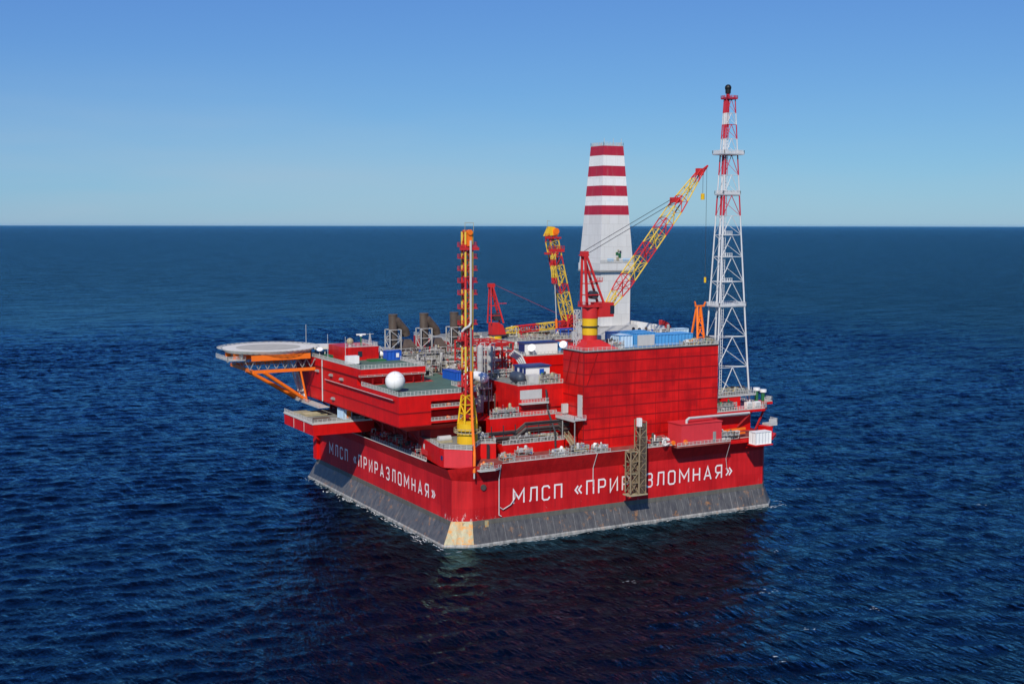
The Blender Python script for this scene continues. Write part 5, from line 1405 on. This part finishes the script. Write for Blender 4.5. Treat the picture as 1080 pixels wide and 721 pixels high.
# ------------------------------------------------------------------ small red crane with lowered boom
c2 = thing('pedestal_crane', 'small red crane with A-frame and its boom lowered flat to the right', 'crane', (49, 70, 43.3))
b = MB(); b.tube((49, 70, 43.27), (49, 70, 44.6), 2.0, 20); b.build('pedestal', M['yellow'], c2, True)
b = MB(); b.box(47.4, 49.8, 69.0, 71.6, 45.0, 48.8); b.loft([(49.8, 68.8, 45), (52.2, 68.8, 45), (52.2, 71.2, 45), (49.8, 71.2, 45)], [(49.8, 68.8, 48.6), (51.0, 68.8, 48.0), (51.0, 71.2, 48.0), (49.8, 71.2, 48.6)]); b.build('machinery_house', M['crane_red'], c2)
b = MB(); b.box(47.2, 52.4, 68.4, 71.8, 44.6, 45.0); b.build('turntable', M['dark'], c2)
b = MB()
for s_ in (-1.2, 1.2):
    b.bar((46.9, 70 + s_, 48.6), (47.2, 70 + s_ * .4, 60), .34); b.bar((51.2, 70 + s_, 48.6), (47.8, 70 + s_ * .4, 60), .45)
    for z in (51, 54, 57): b.bar((46.95, 70 + s_ * .8, z), (51.2 - (z - 48.6) * .3, 70 + s_ * .8, z), .2)
b.box(46.6, 48.5, 69.3, 70.7, 59.7, 60.9); b.box(49.6, 52.2, 68.6, 69.0, 54.6, 54.8)
b.build('a_frame', M['crane_red'], c2)
b = MB(); b.tube((49.2, 69, 50.5), (49.2, 71, 50.5), 1.2, 14); b.build('winch_drum', M['dark'], c2)
boom(c2, (52.4, 70, 46.0), (83, 70, 47.8), 1.3, 2.0, [(0, .14, 1), (.14, .38, 0), (.38, .6, 1), (.6, .8, 0), (.8, 1, 1)], .17, .1, name='boom')
b = MB()
for s_ in (-.4, .4): b.tube((48.4, 70 + s_, 60.6), (78, 70 + s_, 48), .03, 4)
b.build('pendant_rope', M['dkred'], c2)

# ------------------------------------------------------------------ lattice flare tower
ft = thing('flare_tower', 'slender white lattice tower with red bands and a black burner tip at the right', 'flare tower', (95, 16.5, 27))
FX, FY = 94.3, 14.3
zb, zt, hb, ht = 26.8, 114.4, 6.3, 1.4
half = lambda z: hb + (ht - hb) * ((z - zb) / (zt - zb)) ** .92
DQ = .64
fs = lambda z: [(FX - half(z), FY - half(z) * DQ, z), (FX + half(z), FY - half(z) * DQ, z), (FX - half(z) * .8, FY + half(z) * DQ, z)]
lev = [26.8, 38.3, 47.0, 55.6, 62.8, 69.9, 76.1, 81.6, 87.3, 93.1, 98.7, 103.3, 107.3, 110.5, 114.4]
colr = [0, 0, 0, 0, 0, 0, 0, 1, 0, 1, 0, 1, 0, 1]
b = MB()
for i in range(len(lev) - 1):
    rl, rb_, mi = .26 - .008 * i, .115 - .003 * i, colr[i]
    A, B = [Vector(c) for c in fs(lev[i])], [Vector(c) for c in fs(lev[i + 1])]
    for k in range(3):
        k2 = (k + 1) % 3
        b.tube(A[k], B[k], rl, 6, m=mi); b.tube(B[k], B[k2], rb_ * .9, 5, m=mi)
        if k == 0:
            mid = (B[k] + B[k2]) / 2
            f_ = rb_ * (1.15 if k == 0 else .6)
            b.tube(A[k], mid, f_, 5, m=mi); b.tube(A[k2], mid, f_, 5, m=mi)
        else:
            b.tube(A[k], B[k2], rb_ * .7, 5, m=mi)
b.build('lattice', [M['mast_white'], M['mast_red']], ft)
b = MB()
for i in range(len(lev) - 1):
    z0, z1 = lev[i], lev[i + 1]
    for (dx, dy, r) in ((-.95, .2, .30), (-1.5, -.8, .12), (-.5, -.9, .10)):
        k0, k1 = half(z0) / hb, half(z1) / hb
        b.tube((FX - half(z0) * .42 + dx * (.5 + k0), FY + dy, z0), (FX - half(z1) * .42 + dx * (.5 + k1), FY + dy, z1), r, 8, m=colr[i])
b.build('riser', [M['mast_white'], M['mast_red']], ft)
b = MB()
for i in range(len(lev) - 1):
    z0, z1 = lev[i], lev[i + 1]
    x0 = FX - half(z0) * .72; x1 = FX - half(z1) * .72
    y0 = FY - half(z0) * .58; y1 = FY - half(z1) * .58
    for s_ in (-.35, .35): b.tube((x0 + s_, y0, z0), (x1 + s_, y1, z1), .09, 5, m=colr[i])
    n = int((z1 - z0) / .8)
    for j in range(n):
        f = j / n; b.tube((x0 + (x1 - x0) * f - .35, y0 + (y1 - y0) * f, z0 + (z1 - z0) * f), (x0 + (x1 - x0) * f + .35, y0 + (y1 - y0) * f, z0 + (z1 - z0) * f), .06, 4, m=colr[i])
b.build('ladder', [M['mast_white'], M['mast_red']], ft)
for z, ex_, hh in ((55.6, .3, 1.0), (87.3, .2, 1.1), (98.7, 1.3, 1.1)):
    s_ = half(z) + ex_; t_ = half(z) * DQ + ex_
    b = MB(); sqp = [(FX - s_, FY - t_), (FX + s_, FY - t_), (FX + s_, FY + t_), (FX - s_, FY + t_)]
    b.prism(sqp, z + .05, z + .25); b.rail([(x, y, z + .25) for x, y in sqp], hh, .7, .1, closed=True)
    b.box(FX - s_, FX + s_, FY - t_ - .02, FY - t_ + .06, z + .25, z + .25 + hh * .55)
    b.build('platform', M['mast_white'], ft)
for z in (69.9, 62.8, 76.1):
    s_ = half(z); t_ = s_ * DQ
    b = MB(); b.box(FX - s_ * .7 - .9, FX - s_ * .1, FY - t_ - .5, FY - t_ + .9, z - .1, z + .05); b.rail([(FX - s_ * .7 - .9, FY - t_ - .5, z), (FX - s_ * .1, FY - t_ - .5, z)], 1.1, .7, .07); b.build('rest_platform', M['white'], ft)
b = MB(); b.prism([(FX - 1.8, FY - 1.5), (FX + 1.8, FY - 1.5), (FX + 1.8, FY + 1.5), (FX - 1.8, FY + 1.5)], 114.4, 114.6); b.rail([(FX - 1.8, FY - 1.5, 114.6), (FX + 1.8, FY - 1.5, 114.6), (FX + 1.8, FY + 1.5, 114.6), (FX - 1.8, FY + 1.5, 114.6)], .8, 1.1, .08, closed=True); b.build('top_platform', M['mast_red'], ft)
b = MB(); b.tube((FX - .6, FY, 106.6), (FX - .5, FY, 116.2), .5, 12); b.build('flare_pipe', M['mast_red'], ft)
b = MB(); b.tube((FX - .5, FY, 116.0), (FX - .5, FY, 118.0), .75, 14, r2=.85); b.sphere((FX - .5, FY, 117.6), .95, 14, 8); b.build('burner_tip', M['black'], ft, True)

# ------------------------------------------------------------------ right end platforms
rp = thing('flare_base_platform', 'red cantilevered platform with railings under the foot of the lattice tower', 'platform', (95, 14, 20.3))
MB().box(83.8, 99.0, 8.0, 30, DZ, 26.0).build('body', M['red'], rp)
b = MB(); b.prism([(83.8, 4.6), (101.4, 4.6), (104.2, 7.0), (104.2, 25), (83.8, 25)], 26.02, 26.7); b.build('deck', M['red'], rp)
b = MB(); b.rail([(83.9, 4.7, 26.7), (101.4, 4.7, 26.7), (104.1, 7.0, 26.7), (104.1, 25, 26.7)], 1.2, .9, .09); b.build('railing', M['rail'], rp)
for p_, q_ in (((103.4, 7.2, 26.0), (99.2, 6.0, 20.6)), ((103.4, 20, 26), (99.2, 18, 20.6)), ((97, 5.2, 26), (94, 7.9, 21.5))):
    MB().bar(p_, q_, .45).build('brace', M['dkred'], rp)
b = MB(); b.box(89, 96, 9, 15, 26.72, 30.4); b.build('deck_house', M['red'], rp)
b = MB(); b.rail([(87.5, 8.8, 30.4), (101.5, 8.8, 30.4)], 1.1, .9, .07); b.box(87.5, 101.6, 8.8, 16, 30.1, 30.38); b.build('upper_deck', M['grey'], rp)
b = MB(); b.box(104.2, 107.2, 8, 12, 27.2, 27.9, 0); b.build('side_landing', M['red'], rp); b = MB(); b.rail([(104.3, 8.1, 27.9), (107.1, 8.1, 27.9), (107.1, 12, 27.9)], 1.4, .7, .09); b.build('railing', M['rail'], rp)
skid(84.4, 5.2, 26.72, 7, 2.4, 2.6, 601, 'dark green pump skid on the left part of the lattice tower platform', ['bgreen', 'dark', 'tan'])
skid(89, 9.2, 30.42, 11, 4, 1.8, 602, 'row of tan and green valves at the foot of the lattice tower', ['tan', 'bgreen', 'tan'])
for i, (x, y) in enumerate(((95.6, 5.5), (98.6, 5.4))):
    t = thing('white_locker', ('white locker behind the railing of the lattice tower platform, left one', 'white locker behind the railing of the lattice tower platform, right one')[i], 'locker', (x, y, 26.72), 'white lockers under the lattice tower')
    MB().box(x, x + 1.9, y, y + 1.3, 26.8, 28.7).build('body', M['white'], t); MB().box(x + .2, x + 1.7, y - .07, y - .01, 27.0, 28.5).build('door', M['grey'], t)
for i, (x, y, h) in enumerate(((103.2, 10.5, 5.2), (105.4, 10.2, 3.4))):
    t = thing('fire_monitor', ('tall green post with white cap at the right end of the lattice tower platform', 'short green post with white cap on the side landing')[i], 'fire monitor', (x, y, 26.7 if i == 0 else 27.9))
    z = 26.7 if i == 0 else 27.9
    MB().tube((x, y, z), (x, y, z + h - .8), .55, 10).build('post', M['bgreen'], t); MB().tube((x, y, z + h - .8), (x, y, z + h), 1.0, 12).build('cap', M['white'], t)

# lifeboat house on the right wall
lh = thing('lifeboat_house', 'pinkish red box house on a bracket overhanging the right wall', 'deck house', (71, -2, DZ))
MB().prism([(63.5, -4.7), (81.5, -4.7), (81.5, -1.8), (63.5, -1.8)], 19.9, 20.3).build('base', M['reddeck'], lh)
b = MB(); b.box(65.0, 78.6, -4.3, 1.6, 20.32, 26.0); b.build('wall', M['pink_sunlit'], lh)
b = MB(); b.box(64.8, 78.8, -4.5, 1.8, 26.0, 26.2); b.build('roof', M['pink_sunlit'], lh)
b = MB(); b.rail([(63.6, -4.6, 20.3), (81.4, -4.6, 20.3)], 1.0, 1.2, .06); b.build('railing', M['rail'], lh)
b = MB(); b.box(75.6, 76.6, -4.42, -4.31, 20.6, 23.4); b.build('door', M['steel'], lh)
b = MB(); b.tube((66.3, -4.6, 21.3), (66.3, -4.35, 21.3), .7, 12); b.tube((62.9, -3.8, 21.3), (62.9, -3.4, 21.3), .6, 12); b.build('hose_reel', M['orange'], lh)
tag(MB().path([(67.2, -3.6, 24.2), (67.2, -3.6, 27.0), (68.2, -3.4, 27.5), (90.4, -1.6, 27.1)], .34, 8).path([(68.2, -2.7, 24.2), (68.2, -2.7, 27.2), (90.4, -.8, 26.6)], .24, 8).build('vent_duct', M['grey']), 'long pale pipe running above the red lifeboat house', 'pipe')
t = thing('knuckle_hose', 'pile of curled red and white hoses beside the lifeboat house', 'hose', (61.5, -2.6, 20.3))
b = MB()
for i in range(3):
    b.path([(60.8 + .5 * i + .9 * math.cos(a) * (1 - .1 * i), -2.9 + .2 * i, 21.6 + .9 * math.sin(a)) for a in np.linspace(.3, 5.8, 12)], .13, 6)
b.build('coil', M['white'], t)
# right corner
rcn = thing('corner_landing', 'red landing with orange rail gear overhanging the right end of the wall', 'platform', (92, -2, DZ))
MB().prism([(81.8, -3.2), (97.6, -3.4), (102.6, 1.0), (102.6, 8), (99, 8), (97, -1.7), (81.8, -1.7)], 19.2, 20.0).build('base', M['red'], rcn)
b = MB(); b.bar((82, -.4, 22.4), (90, -.4, 22.6), .6); b.bar((84, -.4, 21.4), (90, -.4, 21.4), .4); b.build('davit', M['orange'], rcn)
b = MB(); b.box(102.6, 105.6, 4, 7, 21.6, 22.2); b.rail([(102.6, 4, 22.2), (105.6, 4, 22.2), (105.6, 7, 22.2)], 1.4, .6, .09); b.box(102.7, 105.5, 4.02, 4.1, 22.2, 23.4); b.build('lookout', M['grey'], rcn)
b = MB(); b.bar((105, 5.2, 21.6), (101.2, 4.4, 16.5), .5); b.box(101, 103, 3, 7, 20.0, 21.6); b.build('bracket', M['red'], rcn)
b = MB(); b.box(88.3, 94.6, -6.8, -3.45, 18.55, 18.9); b.bar((89.6, -6.4, 18.6), (89.6, -1.4, 17.4), .3); b.bar((93.6, -6.4, 18.6), (93.6, -1.4, 17.4), .3); b.build('container_shelf', M['red'], rcn)
container(88.6, -6.6, 18.92, 5.6, 2.8, 3.5, M['white'], 'large white ribbed container at the right end of the right deck edge')

# ------------------------------------------------------------------ hanging stair tower
sh = thing('stair_tower', 'rusty brown lattice stair tower hanging on the right hull wall over the lettering', 'stair tower', (50, -4, 9))
b = MB()
x0, x1, y0, y1 = 48.3, 53.1, -5.0, -2.6
b.truss([(x0, y0, 9.4), (x1 - 2.2, y0, 9.2), (x1 - 2.2, y1, 9.2), (x0, y1, 9.4)], [(x0, y0, 20.2), (x1 - 2.2, y0, 20.6), (x1 - 2.2, y1, 20.6), (x0, y1, 20.2)], [0, .25, .5, .75, 1], .2, .12)
b.truss([(x1 - 2.0, y0, 9.0), (x1, y0, 9.0), (x1, y1, 9.0), (x1 - 2.0, y1, 9.0)], [(x1 - 2.0, y0, 28.4), (x1, y0, 28.0), (x1, y1, 28.0), (x1 - 2.0, y1, 28.4)], [i / 9 for i in range(10)], .16, .1)
b.build('frame', M['stair'], sh)
b = MB()
for i in range(4):
    za, zb_ = 9.6 + 2.7 * i, 12.3 + 2.7 * i
    xa, xb = (x0 + .3, x1 - 2.4) if i % 2 == 0 else (x1 - 2.4, x0 + .3)
    flight(b, (xa, y0 + .4, za), (xb, y0 + .4, zb_), (0, .9, 0))
b.build('flight', M['stair'], sh)
b = MB(); b.box(x0 - .6, x1 + .4, y0 - .4, y1 + .3, 8.7, 9.0); b.box(x0, x1 - 2.6, y0, y1, 14.4, 14.55); b.box(x0 - .2, x1 - 2.6, y0, y1, 20.1, 20.25); b.build('landing', M['tan'], sh)
b = MB()
for i in range(12): b.box(x1 - .9, x1 + .08, y0 - .1, y0 - .02, 10 + 1.45 * i, 10.8 + 1.45 * i)
b.box(x1 - 1.3, x1 + .02, y0 + .1, y1, 9.2, 27.6)
b.build('cladding', M['rust'], sh)
b = MB(); b.box(x1 - 2.5, x1 - 1.5, y0 - .15, y0 + .9, 26.8, 29.0); b.build('top_box', M['white'], sh)
b = MB()
for z in (12, 16, 19.8): b.bar((x0 + 1, y1, z), (x0 + 1, -.1 if z < 16.5 else -1.8, z), .22); b.bar((x1 - .4, y1, z), (x1 - .4, -.1 if z < 16.5 else -1.8, z), .22)
b.build('wall_bracket', M['stair'], sh)

# ------------------------------------------------------------------ foam on the water (uncountable): waterline lace and a few whitecaps
mb = MB()
def patch(x, y, sx, sy, ang, z):
    n = random.randint(7, 10); ca, sa = math.cos(ang), math.sin(ang); pts = []
    for i in range(n):
        a = 6.283 * i / n; rr = random.uniform(.35, 1)
        u, v = sx * rr * math.cos(a), sy * rr * math.sin(a)
        pts.append((x + u * ca - v * sa, y + u * sa + v * ca, z))
    mb._add(pts, [tuple(range(n))])
for i in range(46):
    y = random.choice((random.gauss(30, 8), random.gauss(62, 9), random.gauss(8, 4), random.gauss(88, 6)))
    if 0 < y < 97:
        x = -3.4 - abs(random.gauss(0, 1.3)); patch(x, y, random.uniform(.5, 2.2), random.uniform(.05, .3), math.pi / 2 + random.gauss(0, .3), sea_h(x, y) + .08)
for i in range(36):
    x = random.choice((random.gauss(96, 4), random.gauss(30, 14), random.gauss(70, 12)))
    y = -2.7 - abs(random.gauss(0, 1.0)); patch(x, y, random.uniform(.4, 1.8), random.uniform(.04, .22), random.gauss(0, .3), sea_h(x, y) + .08)
for i in range(150):
    y = random.uniform(-.5, 97); patch(-3.1 - abs(random.gauss(0, .5)), y, random.uniform(.2, 1.2), random.uniform(.06, .28), math.pi / 2 + random.gauss(0, .15), sea_h(-4, y) + .12)
for i in range(100):
    x = random.uniform(3, 99); patch(x, -2.5 - abs(random.gauss(0, .4)), random.uniform(.2, 1.0), random.uniform(.05, .2), random.gauss(0, .15), sea_h(x, -4) + .12)
for (x, y) in ((22, -44), (41, -66), (44, -65), (33, -88), (54, -84), (67, -40), (120, 10), (150, -30), (17, -98), (103, -2), (104, 2)):
    for j in range(5):
        px, py = x + random.gauss(0, .8), y + random.gauss(0, .8)
        patch(px, py, random.uniform(.15, .7), random.uniform(.05, .2), -.5 + random.gauss(0, .3), sea_h(px, py) + .10)
o = mb.build('foam', M['foam']); o['kind'] = 'stuff'

# ------------------------------------------------------------------ the air
def haze():
    mt = bpy.data.materials.new('sea_haze'); mt.use_nodes = True
    t = mt.node_tree; t.nodes.clear()
    o_ = t.nodes.new("ShaderNodeOutputMaterial"); v = t.nodes.new("ShaderNodeVolumePrincipled")
    v.inputs["Color"].default_value = (0.22, 0.62, 1.0, 1); v.inputs["Density"].default_value = 0.000003
    t.links.new(v.outputs[0], o_.inputs["Volume"])
    b = MB(); b.box(-92000, 92000, -92000, 92000, -7, 125)
    o = b.build('haze', mt); o['kind'] = 'stuff'
haze()
